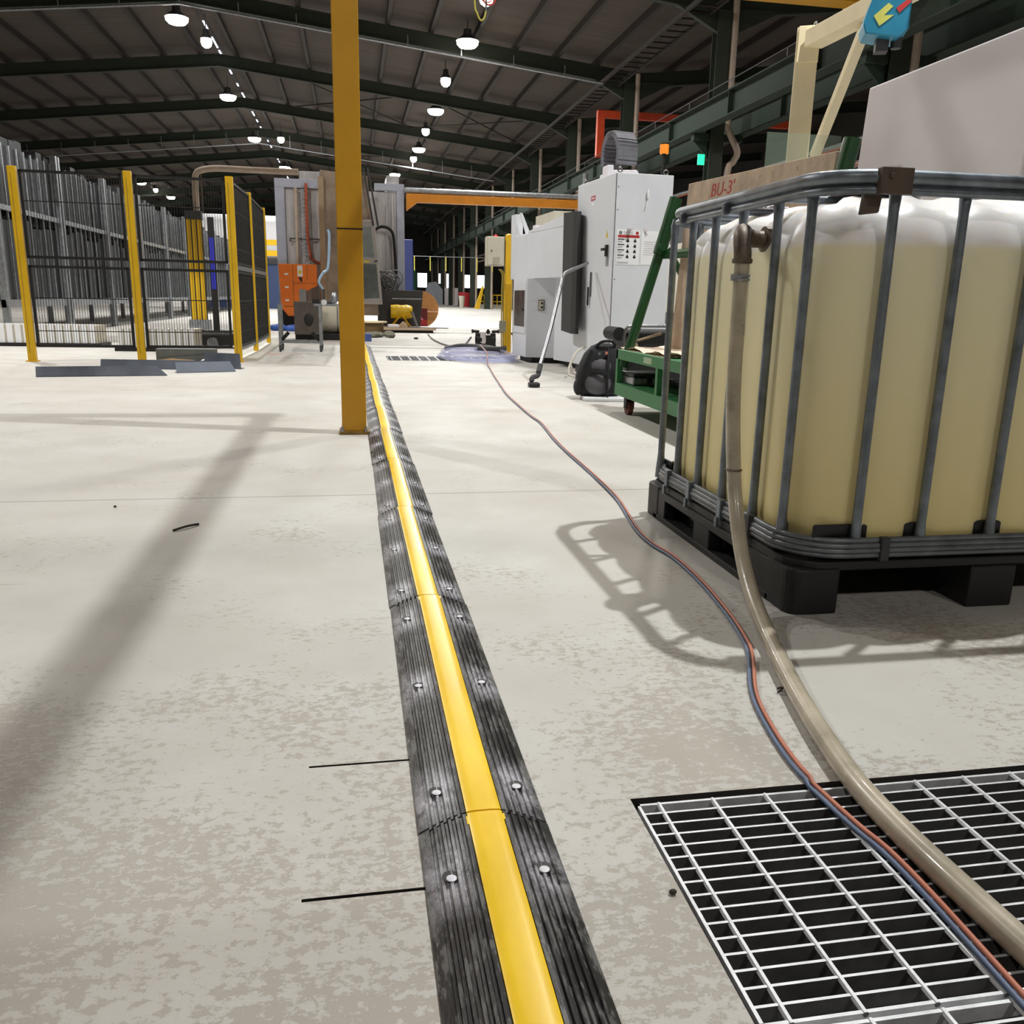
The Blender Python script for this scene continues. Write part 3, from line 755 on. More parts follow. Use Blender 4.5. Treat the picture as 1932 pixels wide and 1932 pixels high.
    MB().cyl((-.34, -.23, .47), (-.1, -.23, .54), .012, 8).ell((-.33, -.25, .42), .03, .03, .05).build('hand_tool', M('tool_tan', (150, 130, 100), .6), k, 50)
    MB().box(-.5, -.44, -.22, .2, 0, .12).box(.35, .41, -.22, .2, 0, .12).build('crate_foot', rub_blk, k)
cart()

# ------------------------------------------------------------------ backpack
def backpack():
    t = thing('backpack', 'black and grey backpack standing on the floor between cabinet and green trolley', 'backpack', (2.0, 6.98, 0), math.radians(-6))
    g2 = M('pack_grey', (96, 94, 99), .85, var=.12, scale=30); bk = M('pack_black', (28, 28, 31), .8, var=.2, scale=30)
    fl = thing('white_tray', 'flat white tray lying under the black backpack', 'tray', (2.0, 6.93, 0), math.radians(-6))
    MB().box(-.15, .3, -.15, .12, 0, .03).build('tray_body', papr, fl, bevel=.008)
    m = MB(); secs = [(.035, .16, .10, 0), (.08, .185, .125, 0), (.18, .19, .125, .0), (.28, .175, .115, .01), (.37, .145, .095, .02), (.43, .10, .07, .03), (.455, .05, .035, .035)]
    seg = 20; prev = None
    for z, rx, ry, o in secs:
        n = len(m.v)
        for i in range(seg):
            a = 2*PI*i/seg; ca, sa = math.cos(a), math.sin(a)
            m.v.append((rx*math.copysign(abs(ca)**.6, ca)+o, ry*math.copysign(abs(sa)**.6, sa), z))
        if prev is not None: m.f += [(prev+k, prev+(k+1) % seg, n+(k+1) % seg, n+k) for k in range(seg)]
        else: m.f.append(tuple(n+k for k in reversed(range(seg))))
        prev = n
    m.f.append(tuple(prev+k for k in range(seg)))
    m.build('pack_body', bk, t, 60)
    MB().ell((-.02, -.10, .135), .115, .055, .095).build('front_pocket', g2, t, 60)
    MB().ell((.0, -.085, .27), .10, .05, .07).build('upper_pocket', g2, t, 60)
    MB().ell((.12, -.06, .2), .07, .07, .12).build('side_pocket', bk, t, 60)
    MB().ell((-.17, -.03, .1), .04, .08, .07).build('side_pocket', bk, t, 60)
    MB().tube(spline([(-.04, -.06, .43), (.0, -.09, .47), (.08, -.09, .475), (.12, -.05, .44)], 5), .012, 8).build('grab_handle', bk, t, 60)
    for pts in ([(-.08, -.08, .40), (-.13, -.11, .3), (-.165, -.12, .18), (-.18, -.1, .07)], [(.06, -.09, .42), (.05, -.15, .3), (.045, -.165, .17), (.05, -.15, .05)], [(-.08, -.13, .23), (0, -.165, .225), (.05, -.165, .22)]):
        MB().tube(spline(pts, 5), .011, 6, ry=.02).build('strap', bk, t, 60)
    MB().box(-.03, -.012, -.125, -.118, .37, .385).build('logo_patch', M('patch_teal', (120, 140, 136), .6), t); MB().box(.028, .052, -.122, -.115, .37, .395).build('zip_tag', M('tag_coral', (214, 140, 116), .6), t)
    MB().tube(spline([(.05, -.15, .05), (.06, -.17, .02), (.1, -.19, .012), (.17, -.17, .012)], 5), .009, 6).build('loose_strap', bk, t, 60)
backpack()

# ------------------------------------------------------------------ control cabinet, machine, mat, wand
def cabinet():
    A = Vector((2.438, 9.61)); C = Vector((2.523, 8.49)); D = Vector((3.105, 8.335)); B = A+(D-C)
    rz = math.atan2(C.y-A.y, C.x-A.x)+PI/2    # side face along local -y
    t = thing('control_cabinet', 'tall light grey control cabinet with lifting eyes and posted notices', 'cabinet', (C.x, C.y, 0), rz)
    L = (A-C).length; W = .60
    MB().box(0, W, 0, L, .1, 1.99).build('cabinet_body', grey_cab, t, bevel=.006); MB().box(.03, W-.02, .03, L-.03, 0, .1).build('plinth', dgrey, t)
    MB().box(-.004, .012, .012, L-.012, .11, 1.98).build('side_door', grey_cab, t, bevel=.002)
    MB().box(.004, .010, -.0022, .002, .11, 1.98).build('door_seam', black_m, t)
    for z in (.45, 1.0, 1.65, 1.86): MB().cyl((.03, -.002, z), (.03, .004, z), .006, 8).build('hinge_screw', dgrey, t)
    for x, y in ((.06, .06), (W-.06, .06), (.06, L-.06), (W-.06, L-.06)):
        MB().torus((x, y, 2.022), .022, .0075, 'y', 18, 8).cyl((x, y, 1.99), (x, y, 2.003), .014, 10).build('lifting_eye', chrome, t, 50)
    # main switch
    MB().box(-.012, -.003, .10, .16, 1.13, 1.33).build('switch_plate', M('plate_grey', (150, 152, 154), .4), t)
    MB().box(-.03, -.012, .105, .155, 1.22, 1.33).build('switch_box', black_m, t, bevel=.004); MB().box(-.055, -.028, .115, .20, 1.275, 1.30).build('switch_knob', black_m, t, bevel=.004)
    MB().prism([(.14, 1.40), (.20, 1.40), (.17, 1.47)], 'x', -.0065, -.0045).build('warning_triangle', M('warn_yellow', (226, 200, 60), .5), t)
    h = MB().box(-.018, -.004, .56, .59, .83, 1.08); h.build('door_handle', chrome, t, bevel=.004); MB().box(-.03, -.016, .60, .625, .74, .93).build('door_lever', black_m, t, bevel=.004)
    MB().box(-.006, -.0045, .55, .68, 1.79, 1.835).build('maker_plate', M('plate_red', (176, 60, 72), .5), t); MB().box(-.0066, -.0056, .57, .66, 1.803, 1.822).build('plate_mark', M('plate_pink', (226, 190, 196), .5), t)
    MB().box(-.006, -.0045, .58, .65, 1.74, 1.77).build('serial_label', papr, t)
    # front (facing -y): hooks and buzzer
    MB().cyl((.155, -.07, 1.475), (.155, 0, 1.475), .018, 12).cyl((.155, -.078, 1.475), (.155, -.07, 1.475), .012, 12).build('white_peg', white_m, t, 40)
    MB().cyl((.33, -.02, 1.475), (.33, 0, 1.475), .016, 12).build('white_hook', white_m, t, 40)
    MB().ell((.33, -.02, 1.80), .014, .012, .05).cyl((.325, -.02, 1.745), (.31, -.03, 1.69), .004, 6).build('hanging_tag', papr, t, 60)
    # notices
    p = thing('safety_poster', 'white safety poster with red header band and small black figures, on the grey cabinet', 'poster', (0, 0, 0)); p.parent = t
    del p['category']; del p['label']; p['label'] = 'white poster with red header'
    MB().box(.035, .275, -.004, -.002, 1.14, 1.47).build('sheet', papr, p)
    MB().box(.045, .27, -.0055, -.004, 1.395, 1.42).lathe([(.016, 0), (.001, .001)], (.245, -.0052, 1.44), 'y', 16).build('red_header', red_m, p)
    k = MB()
    for i, z in enumerate((1.375, 1.325, 1.275, 1.225)):
        k.box(.045, .115, -.0055, -.004, z, z+.009)
        for x in (.15, .225): k.box(x-.012, x+.012, -.0055, -.004, z-.022, z-.002).lathe([(.007, 0), (.001, .001)], (x, -.0052, z+.004), 'y', 10).box(x-.015, x+.015, -.0055, -.004, z-.016, z-.011)
    k.build('black_figures', black_m, p)
    k = MB().lathe([(.018, 0), (.001, .001)], (.07, -.0052, 1.44), 'y', 16)
    for i in range(4):
        for q in range(3): k.box(.045, .105-.01*q, -.0052, -.004, 1.362-i*.05-q*.007, 1.364-i*.05-q*.007)
    for q in range(3): k.box(.1, .2, -.0052, -.004, 1.45-q*.012, 1.453-q*.012)
    for q in range(3): k.box(.045, .16, -.0052, -.004, 1.165-q*.007, 1.167-q*.007)
    k.build('grey_print', M('print_grey', (120, 122, 124), .7), p)
    p = bpy.data.objects.new('paper_notice', None); col.objects.link(p); p.parent = t; p['label'] = 'plain white notice with faint print'
    MB().box(.29, .50, -.004, -.002, 1.145, 1.465).build('sheet', papr, p)
    k = MB().box(.32, .355, -.0052, -.004, 1.43, 1.436).box(.32, .345, -.0052, -.004, 1.415, 1.42)
    for q in range(7): k.box(.32, .45, -.0052, -.004, 1.36-q*.02, 1.362-q*.02)
    k.build('grey_print', M('print_grey', (120, 122, 124), .7), p)
    # cable carrier on top
    q = thing('cable_carrier', 'arched grey segmented cable carrier on a white base behind the top of the cabinet', 'cable carrier', (2.83, 9.45, 1.99))
    m = MB(); n = 22
    for i in range(n):
        a = PI*(-.12 + 1.24*i/(n-1)); r = .19
        c = Matrix.Translation((-r*math.cos(a)*.8+.0, 0, .30+r*math.sin(a)*1.1)) @ Matrix.Rotation(-(a-PI/2), 4, 'Y')
        m.box(-.029, .029, -.12, .12, -.022, .022, c)
    o = m.build('carrier_links', M('link_grey', (112, 112, 118), .6, var=.15), q, bevel=.004); o.rotation_euler = (0, 0, math.radians(106))
    MB().box(-.17, .17, -.28, .25, 0, .06).prism([(-.15, .06), (.17, .06), (.13, .13), (-.15, .12)], 'y', -.25, .2).box(-.21, -.14, -.3, -.12, 0, .16).build('carrier_base', white_m, q, bevel=.01)
    b = thing('beacon_light', 'amber beacon lamp on a black stem behind the cabinet top', 'beacon', (3.035, 8.62, 1.995))
    MB().cyl((0, 0, 0), (0, 0, .20), .02, 10).build('stem', black_m, b); MB().lathe([(.042, 0), (.044, .01), (.042, .085)], (0, 0, .20)).build('amber_lens', emit('amber', (240, 140, 40), .35), b, 40); MB().lathe([(.044, 0), (.044, .012), (.03, .02)], (0, 0, .285)).build('cap', black_m, b, 40)
    # machine
    t = thing('grey_machine', 'light grey enclosed machine with a chamfered lower cabinet, left of the control cabinet', 'machine', (0, 0, 0))
    up = MB().prism([(2.13, 11.95), (2.40, 9.72), (3.5, 9.9), (3.3, 12.0)], 'z', 1.045, 1.6)
    up.build('upper_body', grey_cab, t, bevel=.006)
    # sloping top edge side panel
    sp = MB(); a, b_ = Vector((2.128, 11.95)), Vector((2.398, 9.72)); d = (b_-a)
    def P(f, z, off=0): q = a+d*f; return (q.x+off, q.y, z)
    for off in (0., .03): sp.quad([P(.32, 1.6, off), P(1, 1.6, off), P(1, 1.735, off), P(.32, 1.62, off)])
    sp.quad([P(.32, 1.62), P(1, 1.735), P(1, 1.735, .03), P(.32, 1.62, .03)])
    sp.build('side_panel', grey_cab, t)
    MB().prism([(2.13, 11.95), (2.155, 11.75), (2.25, 11.76), (2.22, 11.96)], 'z', 1.6, 1.87).build('corner_post', grey_cab, t); MB().prism([(2.17, 1.87), (2.2, 1.87), (2.32, 1.6), (2.26, 1.6)], 'y', 11.55, 11.6).build('corner_strut', grey_cab, t)
    MB().prism([(2.45, 11.9), (2.5, 11.0), (3.3, 11.1), (3.25, 12.0)], 'z', 1.6, 1.86).build('rear_cover', cream_b, t)
    MB().box(2.3, 2.45, 11.2, 11.35, 1.6, 1.7).cyl((2.6, 11.0, 1.6), (2.6, 11.0, 1.72), .04, 10).build('top_fitting', white_m, t)
    lo = MB().prism([(2.13, 11.7), (2.172, 11.0), (2.53, 10.86), (2.56, 10.5), (3.3, 10.5), (3.3, 11.7)], 'z', .07, 1.045); lo.build('lower_cabinet', grey_cab, t, bevel=.005)
    MB().prism([(2.45, 10.6), (2.62, 9.85), (3.4, 9.95), (3.4, 10.6)], 'z', .07, 1.045).build('rear_body', grey_cab, t)
    MB().prism([(2.22, 11.6), (2.26, 11.05), (2.6, 10.95), (2.65, 9.95), (3.4, 9.95), (3.4, 11.6)], 'z', 0, .07).build('machine_base', black_m, t)
    # narrow door with dark window on face between (2.13,11.7)-(2.172,11.0)
    q = bpy.data.objects.new('access_door', None); col.objects.link(q); q.parent = t; q.location = (2.172, 11.0, 0); q.rotation_euler = (0, 0, math.atan2(.7, -.042)-PI/2)
    MB().box(-.008, .0, .03, .66, .36, 1.0).build('door_leaf', grey_cab, q, bevel=.002); MB().box(-.012, -.006, .07, .60, .45, .9).build('dark_window', M('smoked_window', (64, 62, 62), .25, var=.3), q); MB().cyl((-.03, .1, .66), (-.008, .1, .66), .012, 10).build('door_knob', black_m, q)
    # sockets on the chamfer face
    q = bpy.data.objects.new('button_panel', None); col.objects.link(q); q.parent = t; q.location = (2.35, 10.93, 0); q.rotation_euler = (0, 0, math.atan2(-.14, .358))
    MB().box(-.038, .038, -.012, .002, .655, .785).build('panel_frame', dgrey, q); MB().box(-.03, .03, -.018, -.01, .664, .776).build('panel_face', cream_b, q)
    MB().cyl((.01, -.03, .745), (.01, -.018, .745), .014, 12).cyl((.01, -.03, .695), (.01, -.018, .695), .014, 12).build('round_button', black_m, q)
    # felt mat
    m = MB(); m.prism([(2.415, 9.66), (2.43, 9.45), (2.455, 9.44), (2.445, 9.66)], 'z', .0, 1.0)
    f = MB(); pts = [(2.33, 9.68), (2.345, 9.30), (2.375, 9.22), (2.42, 9.25), (2.43, 9.5), (2.40, 9.69)]
    n = len(pts)
    for z, sh in ((.46, -.03), (1.72, .045)):
        for x, y in pts: f.v.append((x-.02+sh*.2, y+sh*1.5, z+(.0 if y > 9.4 else -.02)))
    f.f += [tuple(reversed(range(n))), tuple(range(n, 2*n))] + [(i, (i+1) % n, n+(i+1) % n, n+i) for i in range(n)]
    tag(f.build('felt_mat', felt, None), 'dark grey felt mat hanging between the grey machine and the control cabinet', 'mat')
    # vacuum wand
    v = thing('vacuum_wand', 'bent chrome vacuum wand with black floor head leaning against the cabinet', 'vacuum wand', (0, 0, 0))
    MB().tube(spline([(1.72, 8.02, .17), (1.86, 8.25, .48), (2.03, 8.55, .93), (2.055, 8.6, 1.0), (2.09, 8.65, 1.045), (2.2, 8.78, 1.09), (2.40, 8.97, 1.165)], 6), .0185, 12).build('wand_tube', chrome, v, 60)
    MB().cyl((1.735, 8.04, .20), (1.71, 8.0, .13), .025, 12).tube(spline([(1.71, 8.0, .13), (1.70, 7.99, .10), (1.655, 7.96, .09), (1.635, 7.95, .07), (1.64, 7.94, .05)], 4), .024, 10).build('swivel_neck', dgrey, v, 50)
    MB().box(1.60, 1.70, 7.86, 7.96, .0, .045).build('floor_head', black_pl, v, bevel=.012)
    # cable under cabinet
    MBc = MB().tube(spline([(2.42, 9.0, .32), (2.30, 8.9, .26), (2.22, 8.85, .12), (2.21, 8.8, .04), (2.30, 8.75, .02), (2.40, 8.9, .02), (2.30, 9.0, .05), (2.26, 8.95, .12)], 6), .013, 8)
    tag(MBc.build('white_cable', M('white_cable', (206, 200, 188), .5), None, 60), 'thick white cable looping to the floor at the cabinet foot', 'cable')
    # yellow conduit post with box
    p = thing('conduit_post', 'yellow post with bundled conduits left of the grey machine', 'post', (2.23, 12.72, 0))
    MB().box(-.045, .055, -.04, .04, 0, 1.66).lathe([(.05, 0), (.04, .02), (.01, .03)], (.005, 0, 1.66)).build('post_body', yel_f, p, bevel=.005)
    for i, x in enumerate((-.095, -.07, .078)): MB().tube(spline([(x-.05, -.06, 1.2), (x, -.06, 1.12), (x, -.06, .9), (x, -.06, .3), (x+.01, -.06, .1), (x, -.06, .01)], 4), .01, 6).build('conduit', M('conduit_yellow', (170, 148, 60), .5), p, 60)
    MB().box(-.12, -.03, -.08, -.02, .32, .48).build('junction_box', M('jbox', (150, 148, 130), .5), p, bevel=.004); MB().box(-.125, -.12, -.07, -.05, .37, .44).build('switch_knob', black_m, p)
    b = thing('wall_box', 'cream electrical box with red lamp hung on the yellow conduit post', 'electrical box', (2.03, 12.69, 1.24))
    MB().box(-.13, .12, -.09, .1, 0, .40).build('box_body', cream_b, b, bevel=.005); MB().box(-.12, .11, -.1, -.09, .012, .388).build('box_door', cream_b, b, bevel=.003)
    MB().box(-.07, -.055, -.106, -.1, .195, .215).build('door_lock', black_m, b); MB().lathe([(.03, 0), (.03, .01), (.02, .025), (.005, .03)], (.01, 0, .4)).build('red_lamp', emit('red_lens', (220, 40, 40), .3), b, 40)
cabinet()

# ------------------------------------------------------------------ pump and coiled hose
def pump():
    t = thing('diaphragm_pump', 'black double diaphragm pump with white centre standing on the floor by the coil', 'pump', (2.03, 13.5, 0))
    for s in (-1, 1):
        MB().prism([(s*.02, .10), (s*.10, .06), (s*.17, 0), (s*.12, 0), (s*.10, 0), (s*.17, 0)][:0] or [(s*.06, .09), (s*.095, .0), (s*.165, .0), (s*.15, .12), (s*.15, .27), (s*.08, .27), (s*.07, .14)], 'y', -.07, .07).build('pump_leg', black_pl, t, bevel=.01)
        MB().cyl((s*.065, 0, .17), (s*.15, 0, .17), .085, 18).build('diaphragm_cover', black_pl, t, 40)
        MB().cyl((s*.1, 0, .29), (s*.205, 0, .295), .022, 12).cyl((s*.19, 0, .295), (s*.215, 0, .295), .03, 12).build('manifold', black_m, t, 40)
    MB().box(-.09, .0, -.08, .02, .12, .29).build('white_block', white_m, t, bevel=.01); MB().box(0, .08, -.09, .02, .1, .24).build('air_valve', black_pl, t, bevel=.01)
    MB().cyl((.025, -.12, .29), (.025, -.09, .29), .03, 14).cyl((.025, -.09, .25), (.025, -.09, .33), .016, 8).build('gauge', black_m, t, 40)
    MB().box(-.12, .12, -.05, .05, .07, .11).build('pump_bridge', black_pl, t, bevel=.01)
    h = MB().tube(spline([(2.25, 13.5, .295), (2.4, 13.4, .28), (2.46, 13.2, .2), (2.45, 13.1, .06)], 5), .018, 8)
    tag(h.build('air_hose', dgrey, None, 60), 'short dark hose from the pump towards the machine', 'hose')
    h = MB().tube(spline([(1.81, 13.52, .2), (1.7, 13.7, .06), (1.55, 14.6, .016), (1.5, 16.5, .016), (1.6, 18.9, .016)], 6), .016, 8)
    tag(h.build('discharge_hose', M('hose_grey', (130, 130, 132), .5), None, 60), 'grey hose running from the pump back to the cluttered pallet', 'hose')
    t = thing('coiled_hose', 'coil of clear bluish hose lying in front of the pump', 'hose coil', (0, 0, 0))
    rnd = random.Random(2)
    for k in range(3):
        pts = []; ph = rnd.random()*.3
        for i in range(26):
            a = ph+2*PI*i/26; rx = .60-.045*k+rnd.uniform(-.015, .015); ry = .98-.07*k+rnd.uniform(-.02, .02)
            pts.append((1.74+rx*math.cos(a), 11.75+ry*math.sin(a), .03+(k % 2)*.05))
        if k == 0: pts = [p if p[0] < 2.1 else (2.1, p[1], p[2]) for p in pts]
        pts = [(min(p[0], 2.06), p[1], p[2]) for p in pts]
        MB().tube(pts, .022, 10, True).build('hose_loop', blueh, t, 60)
    MB().tube(spline([(1.35, 12.9, .06), (1.6, 13.05, .1), (1.95, 12.6, .1), (2.1, 12.3, .06)], 5), .03, 10).build('grey_hose_end', dgrey, t, 60)
    h = MB().cyl((1.75, 12.35, .1), (2.08, 12.2, .1), .035, 12).cyl((2.08, 12.2, .1), (2.12, 12.18, .1), .045, 12)
    tag(h.build('hose_coupling', dgrey, None, 50), 'dark grey hose coupling lying across the coiled hose', 'coupling')
    h = MB().ell((2.05, 12.9, .03), .07, .05, .03).ell((2.12, 12.75, .035), .05, .07, .035)
    tag(h.build('crumpled_rag', M('rag', (196, 186, 160), .9), None, 60), 'crumpled pale rag at the foot of the conduit post', 'rag')
pump()

# ------------------------------------------------------------------ jib crane, white enclosure, blue hoist
def jib():
    t = thing('jib_crane', 'cream painted jib crane with braced arm rising behind the slab', 'jib crane', (3.60, 7.0, 0), 0)
    q = bpy.data.objects.new('mast', None)
    MB().box(-.085, .085, -.085, .085, 0, 2.9).build('mast', cream, t, bevel=.006).rotation_euler = (0, 0, math.radians(-28))
    def beam(p0, p1, w_, h_, nm):
        p0, p1 = Vector(p0), Vector(p1); MB().bar(p0, p1, h_, w_).build(nm, cream, t, bevel=.004)
    beam((-.02, -.13, 2.795), (.02, -1.6, 2.795), .12, .15, 'arm')
    beam((.085, -.12, 1.95), (.01, -.82, 2.72), .06, .07, 'brace')
    MB().box(-.07, .09, -.12, -.085, 2.64, 2.9).build('hinge_plate', cream, t, bevel=.004).rotation_euler = (0, 0, math.radians(-28))
    MB().torus((.0, -.1, 2.91), .02, .006, 'x', 14, 6).build('lifting_eye', galv, t, 50)
    h = thing('hoist_box', 'bright blue hoist box with red and yellow decals under the jib arm, top right', 'hoist', (3.44, 5.72, 2.50), math.radians(-24))
    MB().prism([(-.10, .0), (-.12, .06), (-.08, .2), (.0, .23), (.16, .23), (.16, .02), (.1, -.03)], 'y', -.12, .12).build('hoist_body', M('hoist_blue', (44, 140, 176), .35, var=.1), h, bevel=.008)
    MB().prism([(-.06, .1), (.02, .17), (.05, .15), (.0, .10), (.06, .1), (-.02, .04)], 'y', -.124, -.12).build('yellow_decal', M('decal_yellow', (226, 226, 110), .5), h)
    MB().prism([(.07, .14), (.15, .2), (.155, .17), (.09, .11)], 'y', -.124, -.12).build('red_decal', M('decal_red', (214, 60, 60), .5), h)
    MB().box(-.02, .06, -.05, .05, -.09, -.01).cyl((.11, 0, -.07), (.11, 0, .0), .035, 12).build('chain_guide', dgrey, h, bevel=.005)
    w_ = thing('white_enclosure', 'tall plain white machine enclosure at the right edge behind the caged tank', 'enclosure', (0, 0, 0))
    MB().prism([(2.69, 0), (4.7, 0), (4.7, 1.945), (2.79, 1.945)], 'y', 3.4, 4.68).build('enclosure_body', white_m, w_, bevel=.01)
    # tinted clear screen
    s = thing('clear_screen', 'clear greenish screen standing in front of the jib crane mast', 'screen', (0, 0, 0))
    MB().box(3.03, 3.62, 6.38, 6.386, .1, 2.02).build('screen_sheet', glassy('screen_tint', (170, 190, 170), .16, .2), s); MB().box(3.03, 3.62, 6.36, 6.41, 0, .1).build('screen_foot', dgrey, s)
    # white bent pipe behind
    p = MB().tube(spline([(4.85, 9.3, 2.55), (4.86, 9.3, 2.35), (4.95, 9.3, 2.2), (5.32, 9.3, 2.12), (5.6, 9.3, 2.10), (6.3, 9.3, 2.12), (6.5, 9.3, 2.0), (6.5, 9.3, .0)], 5), .04, 10)
    tag(p.build('white_pipe', white_m, None, 60), 'white pipe curving sideways behind the jib crane brace', 'pipe')
jib()
def background_right():
    # pipe racks and stuff between columns in the side bay
    for k, (x, y, z, lb) in enumerate([(11.2, 15, 4.4, 'upper'), (11.2, 15, 3.9, 'lower')]):
        t = thing('pipe_rack', 'long %s pipe run on brackets behind the right-hand columns' % lb, 'pipe run', (x, 0, z))
        for i in range(3): MB().cyl((i*.14, Y0, 0), (i*.14, 80, 0), .045-.008*i, 8).build('pipe', (galv, pipe_b, ored)[(i+k) % 3], t, 60)
        m = MB()
        for i in range(14): m.box(-.1, .45, 3+i*6, 3.06+i*6, -.1, -.05)
        m.build('bracket', green, t)
    for k, (x0, x1, y, z, c, lb) in enumerate([(10.3, 15.2, 23.9, 4.18, ored, 'orange horizontal pipe low behind the slab'), (10.3, 15.5, 23.9, 3.91, pipe_b, 'beige horizontal pipe low behind the slab')]):
        tag(MB().cyl((x0, y, z), (x1, y, z), .07 if k < 2 else .14, 10).build('cross_pipe', c, None, 60), lb, 'pipe')
    for k, (x, y) in enumerate([(13.1, 24), (14.9, 24)]):
        t = thing('rack_upright', ['perforated steel rack upright behind the slab, left one of a pair', 'perforated steel rack upright behind the slab, right one of a pair'][k], 'rack upright', (x, y, 0))
        MB().box(-.05, .05, -.03, .03, 0, 4.6).box(.12, .2, -.03, .03, 0, 4.6).build('post', M('rack_dark', (70, 70, 78), .5), t)
        m = MB()
        for i in range(40): m.box(-.02, .02, -.04, -.03, .5+i*.1, .55+i*.1).box(.14, .18, -.04, -.03, .5+i*.1, .55+i*.1)
        m.build('slots', papr, t)
    t = thing('exit_sign', 'small glowing green sign beside the nearest column', 'sign', (9.2, 23.2, 4.33))
    MB().box(-.09, .09, -.02, .02, 0, .26).build('lit_face', emit('green_sign', (40, 230, 160), 1.4), t); MB().box(.09, .24, -.01, .01, .1, .16).build('wall_bracket', dgrey, t)
    # machinery masses in the side bay so the view there is closed
    for k, (x0, x1, y0, y1, h, lb) in enumerate([(11.5, 14, 27, 33, 3.4, 'dark machine block in the side bay, nearer one'), (11, 13, 50, 58, 3., 'dark machine block in the side bay, farther one')]):
        t = thing('machine_block', lb, 'machine', (0, 0, 0)); MB().box(x0, x1, y0, y1, 0, h).build('block_body', dgrey, t, bevel=.05); MB().box(x0+.3, x1-.4, y0+.5, y1-1, h, h+.5).build('block_top', green, t, bevel=.03); MB().box(x0-.05, x0, y0+.4, y1-.4, .4, h-.6).build('block_door', cream_b, t, bevel=.01)
background_right()

